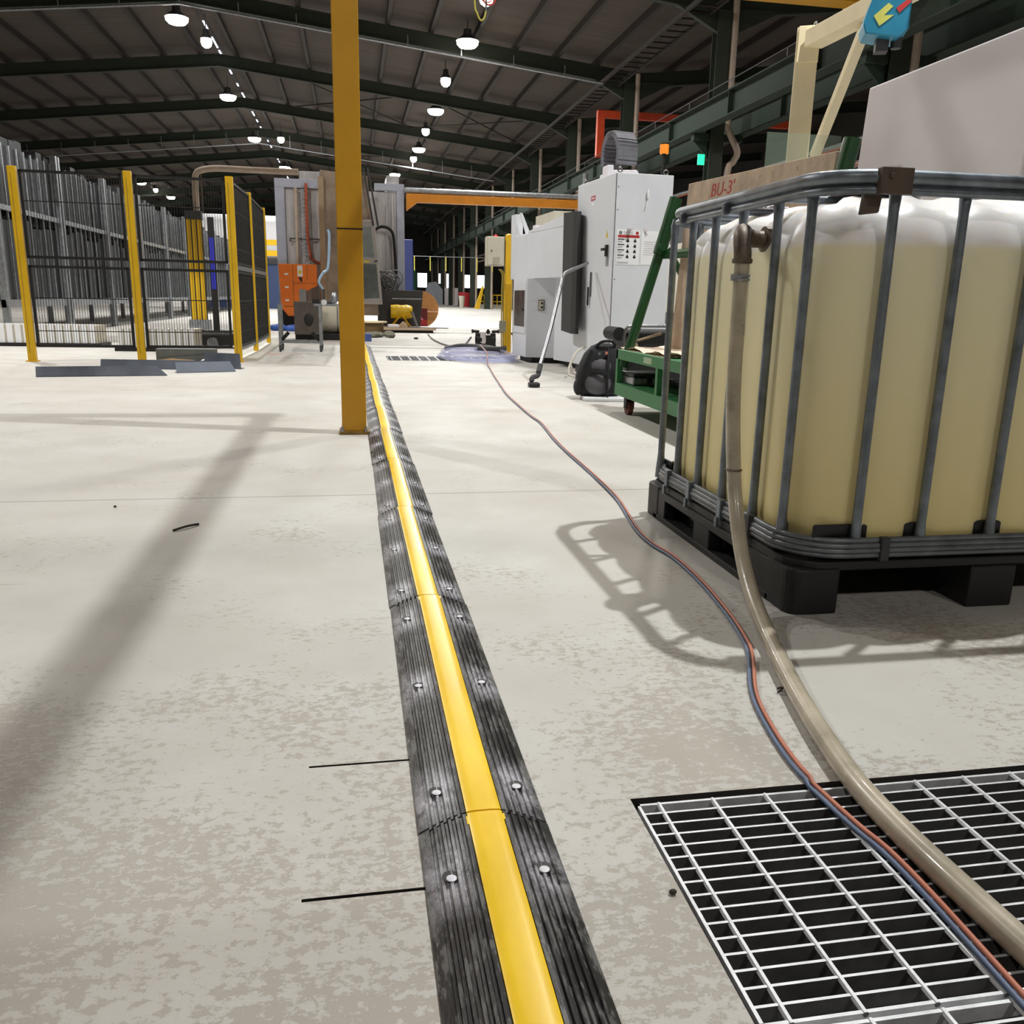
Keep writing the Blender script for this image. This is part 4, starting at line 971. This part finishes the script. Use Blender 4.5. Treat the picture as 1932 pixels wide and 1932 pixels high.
# ------------------------------------------------------------------ fence on the left
def fence():
    P = [(-3.55, 10.68), (-2.39, 10.70), (-1.33, 10.80), (-1.29, 12.38), (-1.305, 14.45)]
    lbs = ['yellow fence post left of the leftmost visible one, at the fence end', 'yellow fence post at the left edge of the view', 'yellow fence corner post nearest the camera', 'yellow fence post in the middle of the receding fence', 'yellow fence post at the far end of the receding fence']
    for i, (x, y) in enumerate(P):
        t = thing('fence_post', lbs[i], 'fence post', (x, y, 0), 0, 'yellow fence posts')
        w_ = .042 if i < 3 else .03
        MB().box(-w_, w_, -.03, .03, .01, 2.07).build('post_body', yel_f, t, bevel=.003); MB().box(-w_-.02, w_+.02, -.05, .05, 0, .012).build('foot_plate', yel_f, t)
        MB().box(-.012, -.008, -.031, -.0305, .1, 2.0).build('seam', dgrey, t)
    pl = ['black wire mesh fence panel at the far left of the fence', 'black wire mesh fence panel facing the camera', 'black wire mesh fence panel receding from the corner post', 'black wire mesh fence panel at the far end of the receding fence']
    for i in range(4):
        a, b = Vector((*P[i], 0)), Vector((*P[i+1], 0)); d = (b-a); L = d.length-.12; rz = math.atan2(d.y, d.x); c = a+d.normalized()*.06
        t = thing('mesh_panel', pl[i], 'fence panel', (c.x, c.y, 0), rz, 'black mesh fence panels')
        f = MB()
        for z0, z1 in ((.16, 1.05), (1.12, 2.04)):
            f.box(0, .03, -.012, .012, z0, z1).box(L-.03, L, -.012, .012, z0, z1).box(0, L, -.012, .012, z0, z0+.03).box(0, L, -.012, .012, z1-.03, z1)
        f.build('panel_frame', black_m, t)
        n = int(L/.028); m = MB()
        for k in range(1, n):
            x = L*k/n
            m.box(x-.0022, x+.0022, -.002, .002, .16, 2.04)
        for z in (.34, .7, 1.72) if i < 2 else (.34, .7, 1.3, 1.72): m.box(0, L, -.003, .003, z-.005, z+.005)
        if i >= 2:
            for k in range(70): z = .18+k*.0265; m.box(0, L, -.002, .002, z-.0025, z+.0025)
        m.build('wire_mesh', black_m, t)
        if i >= 2: MB().box(0, L, -.02, .02, 1.06, 1.11).box(0, L, -.02, .02, .13, .16).build('grey_rail', galv, t)
    t = thing('inner_post', 'ribbed yellow and black gate post standing inside the fenced area', 'gate post', (-3.06, 19.03, 0))
    MB().box(-.14, .14, -.08, .08, .25, 2.2).build('post_body', yel_f, t); m = MB()
    for x in (-.15, -.05, .05, .15): m.box(x-.008, x+.008, -.09, -.08, .25, 2.2)
    m.build('black_groove', black_m, t); MB().box(-.16, .16, -.12, .1, 2.2, 2.36).build('post_cap', dgrey, t); MB().box(-.2, .2, -.14, .14, .0, .25).build('post_foot', galv, t)
    t = thing('blue_strip_post', 'slim black stand with a bright blue strip beside the inner gate post', 'stand', (-2.45, 17.0, 0))
    MB().box(-.05, .05, -.03, .03, 0, 2.1).box(-.3, .35, -.2, .2, 0, .12).build('stand_body', black_m, t); MB().box(-.04, .04, -.04, -.03, .85, 1.75).build('blue_strip', M('strip_blue', (40, 44, 170), .5), t)
    t = thing('exhaust_duct', 'beige pipe rising inside the fence and bending over to the right', 'duct', (0, 19.2, 0))
    MB().tube(spline([(-3.02, 0, 2.36), (-3.02, 0, 2.8), (-3.0, 0, 3.05), (-2.9, 0, 3.15), (-2.6, 0, 3.2), (-2.0, 0, 3.2), (-1.3, 0, 3.2), (-1.0, 0, 3.2)], 6), .062, 12).build('duct_pipe', pipe_b, t, 60)
    MB().cyl((-2.9, .0, 2.36), (-2.9, 0, 3.1), .015, 8).build('thin_pipe', brass, t)
    # floor clutter inside
    cl = [('grey_beam', 'thick grey steel box beam lying behind the mesh panel', [(-2.42, 11.3, 0, .7, .16, .13, .02)], rack_m)]
    t = tag(MB().box(-2.3, -1.62, 11.0, 11.16, 0, .135).build('grey_beam', M('beam_grey', (112, 116, 112), .6, var=.1), None, bevel=.006), 'thick grey steel box beam lying behind the front mesh panel', 'beam')
    steel = M('sheet_steel', (104, 110, 122), .45, .35, var=.15, scale=4)
    def angle(nm, p0, p1, w_, lb, lean=.9):
        p0, p1 = Vector(p0), Vector(p1); d = (p1-p0); n = Vector((-d.y, d.x, 0)).normalized()
        m = MB(); th = .006
        for a_, b_ in (((0, 0), (w_, 0)), ((0, 0), (.35*w_, lean*w_))):
            q0 = p0+n*a_[0]+Vector((0, 0, a_[1])); q1 = p0+n*b_[0]+Vector((0, 0, b_[1])); r0 = q0+d; r1 = q1+d*.92
            up = Vector((0, 0, th))
            m.v += [tuple(v) for v in (q0, q1, r1, r0, q0+up, q1+up, r1+up, r0+up)]; k = len(m.v)-8
            m.f += [tuple(k+i for i in f) for f in ((0, 1, 2, 3), (4, 7, 6, 5), (0, 4, 5, 1), (1, 5, 6, 2), (2, 6, 7, 3), (3, 7, 4, 0))]
        tag(m.build(nm, steel, None), lb, 'steel offcut', 'steel offcuts on the floor')
    angle('steel_offcut', (-2.9, 8.75, 0), (-1.78, 8.95, 0), .10, 'long blue-grey folded steel offcut nearest the camera, left of the post foot')
    angle('steel_offcut', (-2.6, 9.75, 0), (-1.45, 9.62, 0), .10, 'blue-grey folded steel offcut just behind the nearest one')
    angle('steel_offcut', (-1.75, 9.25, 0), (-1.2, 9.45, 0), .11, 'short twisted steel offcut in front of the corner fence post')
    angle('steel_offcut', (-1.6, 9.95, 0), (-1.18, 9.75, 0), .12, 'dark steel offcut tip touching the corner fence post foot', 1.3)
    t = tag(MB().ell((-1.55, 10.1, .045), .11, .05, .045).build('white_wrap', papr, None, 60), 'white wrapping roll lying by the steel offcuts', 'wrapper')
    t = tag(MB().prism([(-2.2, 10.25), (-1.9, 10.2), (-1.75, 10.35), (-2.05, 10.6)], 'z', 0, .05).build('cardboard_piece', M('cardboard', (164, 132, 84), .8), None), 'brown cardboard piece behind the steel offcuts', 'cardboard')
    tag(MB().box(-1.43, -1.13, 10.95, 15, 0, .035).build('kerb_strip', M('kerb', (206, 202, 190), .7), None), 'pale low kerb strip under the receding fence', 'kerb', kind='structure')
    for k, (x, y, z, w_, lb) in enumerate([(-3.1, 12.6, .0, 1.0, 'white slatted crate inside the fence, behind the grey beam'), (-4.9, 13.5, 0, 1.3, 'white slatted crate inside the fence at far left')]):
        t = thing('slatted_crate', lb, 'crate', (x, y, z)); m = MB()
        for i in range(12): m.box(i*w_/12, (i+.7)*w_/12, 0, .02, .05, .32)
        m.build('slats', papr, t); MB().box(0, w_, .02, .5, .05, .3).build('crate_core', cream_b, t); MB().box(-.05, w_+.05, -.02, .52, 0, .05).build('crate_base', black_m, t)
    t = thing('pallet_jack', 'dark low machine part on the floor behind the front mesh panel', 'machine part', (-2.1, 13.6, 0)); MB().box(-.2, .5, -.2, .2, .04, .22).build('part_body', black_m, t, bevel=.03); MB().cyl((.1, -.25, .08), (.1, .25, .08), .08, 14).build('part_roller', galv, t, 40)
fence()

# ------------------------------------------------------------------ racks of upright panels on the left
def racks():
    rnd = random.Random(11)
    p0 = None
    for k in range(10):
        y = 15+3.2*k
        t = thing('panel_rack', 'grey rack packed with upright steel panels along the left side, %s rack from the camera' % ORD[k], 'rack', (-5.3, y, 0), 0, 'racks of upright panels')
        f = MB()
        for yy in (0, 3.05): f.box(-.05, .05, yy, yy+.08, 0, 3.15)
        f.box(-.05, .02, 0, 3.1, 1.98, 2.06).box(-.05, .02, 0, 3.1, .5, .62).box(-1.4, -1.3, 0, .08, 0, 3.1)
        f.build('rack_frame', galv, t)
        m = MB(); n = MB()
        for i in range(9):
            yy = .12+i*.33; h1 = rnd.uniform(1.15, 1.3); h2 = rnd.uniform(.85, 1.1)
            m.box(-1.3, -.05-rnd.uniform(0, .05), yy, yy+.29, .62, .62+h1); n.box(-1.3, -.05-rnd.uniform(0, .05), yy, yy+.29, 2.06, 2.06+h2)
        m.build('lower_panels', rack_m, t); n.build('upper_panels', rack_m, t)
        b = MB()
        for i in range(9): b.box(-.045, -.02, .3+i*.33, .33+i*.33, .62, 1.98).box(-.045, -.02, .3+i*.33, .33+i*.33, 2.06, 3.0)
        b.build('edge_strip', galv, t)
racks()

# ------------------------------------------------------------------ centre background
def centre():
    Y = 22.
    t = thing('silver_filter_unit', 'large silver panelled filter container behind the orange cabinet and yellow post', 'filter unit', (0, 0, 0))
    MB().box(-1.62, 1.27, Y+.05, Y+2.5, .35, 3.2).build('container_body', stain, t, bevel=.01)
    fm = M('frame_lilac', (168, 172, 186), .4, .3, var=.05)
    for q in ((-1.70, -1.48, .3, 3.2), (1.12, 1.30, .3, 3.22), (-1.7, -.6, 3.2, 3.4), (.6, 1.3, 3.22, 3.38)): MB().box(q[0], q[1], Y-.03, Y+.1, q[2], q[3]).build('panel_frame', fm, t, bevel=.008)
    for x in (-1.2, -.98, -.74, .86, 1.0): MB().box(x, x+.035, Y-.01, Y+.06, .4, 3.1).build('panel_rib', stain, t)
    MB().box(-1.15, -.4, Y+.3, Y+1.5, 3.2, 3.62).build('top_housing', stain, t, bevel=.02); MB().box(.9, 1.2, Y+.3, Y+1.5, 3.2, 3.6).build('top_housing', stain, t, bevel=.02)
    MB().box(-1.4, -1.36, Y-.08, Y-.04, 2., 2.04).box(-1.4, -.6, Y-.06, Y-.03, 2.05, 2.08).build('clamp_strap', dgrey, t)
    MB().tube([(-1.22, Y-.1, .9), (-1.22, Y-.1, 3.2)], .04, 10).build('vertical_pipe', pipe_b, t, 60)
    MB().tube(spline([(-.98, Y-.12, 3.3), (-.98, Y-.12, 2.2), (-.93, Y-.12, 1.75), (-.9, Y-.12, 1.6), (-.7, Y-.12, 1.5)], 5), .036, 10).build('red_cable_run', M('rust_red', (164, 78, 50), .6), t, 60)
    m = MB()
    for i in range(18): m.box(-1.1, -1.0, Y-.14, Y-.1, 1.7+i*.09, 1.73+i*.09)
    m.build('ladder_rung', galv, t)
    MB().tube(spline([(.55, Y-.3, 1.55), (.52, Y-.3, 2.0), (.6, Y-.3, 2.3), (.8, Y-.3, 2.38), (1.0, Y-.3, 2.25), (1.05, Y-.3, 1.8), (1.08, Y-.3, 1.2)], 6), .035, 10).build('black_hose_loop', rub_blk, t, 60)
    h = MB(); rnd = random.Random(9)
    for i in range(16):
        c = (.82+rnd.uniform(-.15, .2), 21.5+rnd.uniform(-.08, .08), 1.15+rnd.uniform(-.12, .12)); R_ = rnd.uniform(.1, .2); pts = []
        tilt = rnd.uniform(-.6, .6)
        for k in range(18): a = 2*PI*k/18; pts.append((c[0]+R_*math.cos(a), c[1]+R_*math.sin(a)*tilt, c[2]+R_*math.sin(a)))
        h.tube(pts, .012, 6, True)
    tag(h.build('cable_tangle', M('tangle_grey', (120, 122, 120), .5, .3), None, 60), 'tangle of grey cable loops on top of the dark skip', 'cables', kind='stuff')
    # bronze leaning machine housing
    t = thing('bronze_housing', 'tall bronze coloured machine housing with slanted edge and glazed cab door, behind the yellow post', 'machine', (0, 0, 0))
    MB().prism([(-.70, .35), (.62, .35), (.42, 3.35), (-.62, 3.45)], 'y', 20.6, 21.6).build('housing_body', bronze, t, bevel=.02)
    MB().box(-.66, -.54, 20.52, 20.6, .5, 3.3).build('edge_strip', M('strip_tan', (160, 136, 108), .5), t)
    MB().box(-.02, .25, 20.4, 20.6, 3.35, 3.6).build('top_box', dgrey, t, bevel=.01)
    MB().prism([(.22, .60), (.70, .60), (.55, 2.42), (.2, 2.42)], 'y', 20.40, 20.5).build('cab_door', M('cab_grey', (172, 168, 164), .45, var=.05), t, bevel=.02)
    gl = M('cab_glass', (150, 160, 162), .12, .2, var=.1)
    MB().prism([(.25, 1.62), (.54, 1.62), (.47, 2.27), (.23, 2.27)], 'y', 20.375, 20.40).build('upper_glass', gl, t, bevel=.01); MB().prism([(.25, .72), (.63, .74), (.57, 1.48), (.24, 1.48)], 'y', 20.375, 20.40).build('lower_glass', M('cab_glass_dark', (112, 118, 118), .12, .2, var=.15), t, bevel=.01)
    MB().box(.3, .42, 20.38, 20.4, 1.51, 1.55).build('yellow_sticker', M('warn_yellow', (226, 200, 60), .5), t); MB().cyl((.52, 20.36, 1.53), (.6, 20.36, 1.55), .015, 8).build('door_handle', dgrey, t)
    for x in (.42, .52): MB().bar((x+.1, 20.35, 2.3), (x-.1, 20.35, 3.5), .05, .04).build('guide_rail', dgrey, t)
    # orange cabinet
    t = thing('orange_cabinet', 'orange control cabinet with three white labels, in front of the silver unit', 'cabinet', (0, 0, 0))
    yo = 20.2
    MB().prism([(-1.55, 1.43), (-.74, 1.43), (-.74, .98), (-1.0, .85), (-1.02, .45), (-.92, .32), (-1.38, .32), (-1.52, .5)][::-1], 'y', yo, yo+.35).build('cabinet_body', orange, t, bevel=.01)
    MB().box(-1.56, -.74, yo+.35, yo+.6, 0, .5).build('cabinet_stand', black_m, t)
    s = MB().box(-1.252, -1.246, yo-.004, yo, .34, 1.42).box(-.95, -.944, yo-.004, yo, 1.1, 1.42).box(-1.25, -.76, yo-.004, yo, 1.02, 1.026).box(-1.45, -.98, yo-.004, yo, .52, .53); s.build('door_seam', black_m, t)
    for z in (1.2, .92, .64): MB().box(-1.43, -1.35, yo-.006, yo, z, z+.035).build('white_label', papr, t)
    MB().box(-1.15, -1.04, yo-.006, yo, 1.17, 1.40).build('manual_sheet', papr, t); MB().cyl((-1.095, yo-.012, 1.26), (-1.095, yo-.006, 1.26), .04, 14).build('yellow_mark', M('warn_yellow', (226, 200, 60), .5), t)
    MB().prism([(-1.13, 1.15), (-1.05, 1.15), (-1.06, 1.04), (-1.09, 1.07)][::-1], 'y', yo-.02, yo).build('black_latch', black_m, t)
    MB().box(-1.13, -.98, yo-.01, yo+.02, .52, .9).build('grey_panel', M('panel_grey', (140, 142, 140), .4), t)
    # stainless stand at Y 12.75
    t = thing('steel_trestle', 'stainless steel trestle on castors in front of the orange cabinet', 'trestle', (-.72, 12.9, 0))
    for x in (-.28, .28):
        for y in (-.1, .3):
            MB().box(x-.018, x+.018, y-.018, y+.018, .08, .66).build('leg', galv, t)
            MB().cyl((x-.014, y, .035), (x+.014, y, .035), .035, 14).box(x-.02, x+.02, y-.02, y+.02, .035, .09).build('castor', dgrey, t, 40)
    MB().box(-.28, .28, -.1, -.07, .12, .15).box(-.28, .28, .29, .32, .12, .15).build('lower_rail', galv, t); MB().box(.2, .8, -.12, .3, .64, .67).build('top_shelf', galv, t)
    m = MB(); 
    for s in (-1, 1): m.bar((s*.26, -.08, .16), (s*.16, -.08, .27), .02, .05)
    m.build('gusset', black_m, t)
    # items on trestle
    t = thing('valve_assembly', 'cluster of metal valves and fittings on the trestle shelf', 'valves', (-.36, 12.9, .67))
    MB().cyl((-.1, -.1, .02), (.1, -.1, .02), .02, 10).cyl((-.02, -.12, .0), (-.02, -.12, .2), .018, 10).build('valve_body', dgrey, t, 40); MB().cyl((-.02, -.15, .02), (-.02, -.11, .02), .04, 16).build('gauge', galv_b, t, 40)
    MB().ell((.12, 0, .08), .05, .05, .08).ell((.3, 0, .09), .06, .06, .09).build('filter_bowl', galv, t, 50); MB().tube(spline([(-.03, -.1, .2), (-.08, -.1, .3), (-.02, -.1, .42), (.05, -.1, .5), (.08, -.1, .9), (.06, -.1, 1.0)], 5), .018, 8).build('blue_tube', M('tube_blue', (150, 176, 200), .3), t, 60)
    MB().box(-.18, -.08, -.12, -.04, .0, .06).ell((.45, 0, .1), .04, .08, .1).build('black_valve', black_m, t)
    # dark box and white cylinder
    t = thing('tank_vessel', 'white cylindrical vessel with a dark square end plate behind the trestle', 'vessel', (-1.0, 16.4, 0))
    MB().box(.0, .47, -.35, -.3, .1, .67).build('end_plate', M('plate_brown', (92, 86, 80), .5, .3, var=.15), t, bevel=.005); MB().ell((.25, -.36, .36), .08, .015, .11).build('dark_stain_cap', black_m, t, 60)
    v = MB().lathe([(.02, -.45), (.22, -.42), (.28, -.3), (.28, .3), (.24, .42), (.1, .5)], (.6, .1, .39), 'x', 24); v.build('vessel_shell', cream_b, t, 50); MB().box(0, .9, -.2, .3, 0, .12).build('vessel_cradle', black_m, t)
    MB().torus((.75, .1, .39), .283, .012, 'x', 24, 6).build('strap', galv, t, 50)
    tag(MB().ell((-1.6, 20.2, .06), .2, .15, .09).ell((-1.25, 20.0, .05), .22, .15, .09).build('blue_sheet', M('tarp_blue', (60, 100, 190), .5), None, 60), 'crumpled blue plastic sheet on the floor behind the trestle', 'plastic sheet')
    # skip, drum, reel, pallet
    t = thing('dark_skip', 'dark grey steel skip behind the yellow drum', 'skip', (0, 0, 0))
    MB().prism([(.62, .12), (.95, .0), (1.6, .0), (1.68, .93), (.62, .93)], 'y', 21.2, 21.75).build('skip_body', dgrey, t, bevel=.01); MB().box(.95, 1.64, 21.17, 21.2, .72, .75).build('rim_strip', galv, t)
    t = thing('yellow_drum', 'yellow plastic wrapped drum on a tubular A-stand', 'drum', (1.15, 20.9, 0))
    m = MB().lathe([(.02, -.25), (.15, -.25), (.165, -.1), (.15, 0), (.165, .12), (.14, .22), (.12, .25), (.01, .25)], (0, 0, .44), 'x', 16); m.build('drum_shell', M('wrap_yellow', (236, 196, 30), .35, var=.12, scale=9, bump=.02), t, 50)
    m = MB()
    for y in (-.22, .22):
        m.cyl((-.24, y, .1), (-.04, y, .36), .015, 8).cyl((.2, y, .1), (0, y, .36), .015, 8).cyl((-.16, y, .13), (.12, y, .13), .012, 8)
    m.build('stand_tube', yel_f, t, 50)
    t = thing('cable_reel', 'wooden cable reel with orange drum standing on its rim', 'cable reel', (1.78, 23.6, 0))
    for dy in (-.28, .25): MB().cyl((0, dy, .47), (0, dy+.04, .47), .47, 36).build('reel_flange', wood, t, 40)
    MB().cyl((0, -.25, .47), (0, .25, .47), .26, 24).build('reel_core', M('core_orange', (190, 90, 40), .6), t, 40)
    MB().box(-.4, .45, -.36, -.3, .40, .435).build('front_batten', M('batten', (236, 190, 160), .6), t)
    t = thing('red_frame', 'red and pink folding metal frame in front of the cable reel', 'frame', (1.62, 22.6, 0))
    MB().box(-.25, .28, .0, .06, .08, .22).build('base', red_m, t); pk = M('pink_rail', (226, 130, 140), .5); MB().bar((-.28, 0, .45), (.0, 0, .2), .04, .04).bar((-.1, 0, .5), (.16, 0, .22), .04, .04).bar((-.28, 0, .5), (.0, 0, .5), .04, .03).build('slanted_rail', pk, t)
    MB().box(-.28, .28, .02, .05, .0, .5).build('back_panel', M('dark_red', (110, 30, 34), .6), t)
    t = thing('scrap_pallet', 'low timber pallet carrying boards and offcuts in front of the drum', 'pallet', (0, 0, 0))
    MB().box(.66, 1.85, 19.75, 21.4, .06, .1).build('top_board', M('board_tan', (176, 156, 132), .7, var=.1), t); MB().box(.75, 1.8, 19.9, 21.3, 0, .06).build('runner', black_m, t)
    tag(MB().prism([(1.25, 20.1), (2.1, 19.78), (2.14, 19.86), (1.35, 20.35)], 'z', .101, .125).build('metal_strip', galv, None), 'long metal strips lying on the scrap pallet', 'strips'); tag(MB().box(.8, 1.05, 20.0, 20.4, .1, .17).build('paper_bundle', papr, None, bevel=.02), 'white paper bundle on the left of the scrap pallet', 'bundle')
    tag(MB().prism([(1.05, .1), (1.25, .1), (1.22, .2), (1.15, .24), (1.08, .18)], 'y', 20., 20.3).build('cardboard_scrap', M('board_tan2', (196, 176, 150), .8), None), 'tan cardboard scrap in the middle of the pallet', 'cardboard')
    tag(MB().bar((1.5, 20.6, .1), (1.38, 20.7, .45), .06, .03).build('steel_plank', galv, None), 'grey metal plank leaning against the yellow drum', 'plank')
    t = thing('small_reel', 'pale flat topped reel on the floor under the cab door', 'reel', (.45, 18.6, 0))
    MB().cyl((0, 0, .25), (0, 0, .28), .27, 28).build('reel_top', M('pale_wood', (236, 216, 180), .7), t, 40); MB().cyl((0, 0, 0), (0, 0, .25), .2, 24).build('reel_core', M('core_brown', (110, 88, 56), .7), t, 40)
    tag(MB().box(.22, .34, 15.9, 16.1, 0, .13).build('blue_tub', M('tub_blue', (70, 90, 150), .5, var=.2), None, bevel=.01), 'small blue tub on the floor by the end of the cable ramp', 'tub')
    m = MB(); rnd = random.Random(4)
    for i in range(26): m.ell((.3+rnd.random()*.5, 17.2+rnd.random()*1.4, .03+rnd.random()*.03), .06+rnd.random()*.05, .1, .04, None, 8, 5)
    tag(m.build('floor_debris', M('debris', (110, 108, 92), .8, var=.3, scale=20), None), 'low heap of small grey scrap on the floor left of the pallet', 'debris', kind='stuff')
    # orange beam with pipe
    t = thing('orange_beam', 'orange beam with a silver pipe on top spanning from the silver unit to the control cabinet', 'beam', (0, 22, 0))
    MB().box(1.35, 6.4, -.1, .1, 2.98, 3.17).prism([(1.35, 2.98), (1.62, 2.98), (1.35, 2.78)], 'y', -.1, .1).build('beam', M('beam_orange', (206, 130, 24), .5), t, bevel=.008)
    MB().cyl((1.3, -.05, 3.25), (5.4, -.05, 3.25), .06, 12).tube(spline([(5.3, -.05, 3.25), (5.6, -.05, 3.27), (5.72, -.05, 3.45), (5.74, -.05, 3.8)], 5), .06, 12).build('silver_pipe', galv, t, 60)
    MB().box(6.1, 6.3, -.1, .1, 0, 2.98).build('beam_post', yel, t)
    tag(MB().box(2.0, 2.6, 38, 42, 0, 3.1).build('blue_container', M('container_blue', (18, 32, 84), .5, var=.1), None, bevel=.03), 'tall blue container behind the silver unit', 'container')
    # hose with hook from the roof
    t = thing('hanging_lead', 'yellow hose loop with red hook hanging at the top of the view', 'hanging hose', (1.1, 8, 0))
    MB().tube(spline([(-.03, 0, 4.0), (-.025, 0, 3.25), (0, 0, 3.12), (.03, 0, 3.07), (.06, 0, 3.09), (.075, 0, 3.16), (.075, 0, 3.2)], 5), .007, 8).build('yellow_hose', M('hose_yellow', (190, 180, 70), .5), t, 60)
    MB().cyl((.075, 0, 3.14), (.075, 0, 3.24), .009, 8).build('connector', chrome, t, 50); MB().torus((.1, 0, 3.24), .05, .008, 'y', 20, 6).torus((.08, 0.01, 3.26), .05, .006, 'y', 20, 6).cyl((.1, 0, 3.28), (.1, 0, 4.0), .006, 6).build('red_coil', M('coil_red', (200, 70, 56), .5), t, 50)
    # white arched tank far left
    t = thing('white_tank', 'long white horizontal tank far behind the left fence', 'tank', (-5.2, 50, 0))
    MB().lathe([(.3, -3.4), (1.1, -3.1), (1.2, -2.5), (1.2, 2.5), (1.1, 3.1), (.3, 3.4)], (0, 0, 3.6), 'x', 24).build('tank_shell', papr, t, 50); MB().box(-2.8, 2.8, -.8, .8, 0, 2.3).build('tank_support', blue_m, t); MB().box(-3, 3, -.9, .9, 2.3, 2.55).build('support_beam', dgrey, t)
    t = thing('far_gantry', 'yellow far gantry beam seen between the fence and the silver unit', 'gantry', (0, 36, 0)); MB().box(-4., -1.8, -.1, .1, 2.2, 2.4).build('upper_rail', yel_f, t); MB().box(-4., -1.8, -.1, .1, 2.6, 2.8).build('lower_rail', yel_f, t); MB().box(-4., -3.9, -.1, .1, 0, 2.8).build('gantry_leg', yel_f, t)
    # far end items
    t = thing('yellow_railing', 'yellow safety railing in the far distance by the columns', 'railing', (9.15, 64, 0))
    m = MB().box(0, 2.6, -.03, .03, .95, 1.02).box(0, 2.6, -.03, .03, .5, .56)
    for i in range(9): m.box(i*.32, i*.32+.05, -.03, .03, 0, 1.)
    m.build('rail_bars', yel_f, t); MB().prism([(0, 0), (-.35, 0), (.2, 1.6), (.3, 1.6)], 'y', -.2, .2).build('step_frame', yel_f, t)
    for k, (x, y, w_, h, c, lb) in enumerate([(8.4, 92, 1.7, 2.3, M('wrap', (150, 156, 164), .4), 'plastic wrapped machine in the far distance'), (10.3, 92, 1.6, 1.7, white_m, 'white board leaning at the far columns'), (8.6, 70, .5, .9, cream_b, 'white bucket by the far column'), (9.6, 76, 1.2, 1.2, red_m, 'red drum behind the far column'), (6.2, 98, 1.6, 5.2, M('far_green', (20, 84, 60), .6), 'dark green hopper at the far end of the hall')]):
        m = MB().prism([(-w_/2, 0), (w_/2, 0), (w_/2, h*.65), (w_*.1, h), (-w_*.3, h*.95), (-w_/2, h*.6)], 'y', -w_/3, w_/3) if k in (0, 4) else (MB().lathe([(w_*.35, 0), (w_/2, h), (w_/2-.03, h), (w_*.3, .1)]) if k in (2, 3) else MB().box(-w_/2, w_/2, -.05, .05, 0, h))
        o = tag(m.build('far_' + ['wrapped_machine', 'board', 'bucket', 'drum', 'hopper'][k], c, None, bevel=0), lb, ['machine', 'board', 'bucket', 'drum', 'hopper'][k]); o.location = (x, y, 0)
    t = thing('far_lamp', 'bright green-white work lamp by the far columns', 'work lamp', (10.9, 60, 0)); MB().ell((0, 0, 2.35), .16, .12, .2).build('lamp_bulb', emit('far_glow', (220, 255, 240), 8), t, 50); MB().box(-.03, .03, -.03, .03, 0, 2.2).box(-.18, .18, -.1, .1, 1.6, 2.1).build('lamp_stand', green, t)
    m = MB().box(2.4, 9.5, 55.9, 55.95, 3.2, 3.23).box(2.35, 2.42, 55.88, 55.97, 0, 3.3)
    tag(m.build('tag_line', galv, None), 'thin line strung across the far aisle', 'line')
    for k in range(6):
        x = 3.9+k*.98; tag(MB().box(x-.025, x+.025, 55.9, 55.95, 2.35, 3.2).build('hanging_strip', M('strip_yellow', (190, 180, 70), .6), None), 'yellow strip hanging from the line across the far aisle, %s from the left' % (ORD[k] if k else 'first'), 'strip', 'yellow hanging strips')
centre()
def litter():
    bk = M('litter_dark', (60, 56, 46), .8, var=.3, scale=40); 
    for nm, pts, r, lb in [('wire_scrap', [(-.62, 3.02, .004), (-.58, 3.06, .008), (-.55, 3.1, .004)], .004, 'bent dark wire scrap on the floor at left edge'), ('wire_scrap', [(.865, 1.55, .003), (.88, 1.555, .012), (.875, 1.57, .003), (.89, 1.56, .009)], .002, 'small curl of dark wire between the ramp and the hose')]:
        tag(MB().tube(spline(pts, 4), r, 6).build(nm, bk, None, 60), lb, 'wire scrap')
    for x, y, lb in [(1.2, 16.9, 'small dark lump on the floor in front of the scrap pallet'), (.42, .98, 'tiny leaf by the left side of the grating'), (-.9, 3.4, 'dark twig on the floor under the left shadow')]:
        tag(MB().ell((x, y, .004 if y < 9 else .02), .006 if y < 9 else .05, .004 if y < 9 else .04, .004 if y < 9 else .02, None, 8, 5).build('floor_crumb', bk, None), lb, 'crumb')
litter()
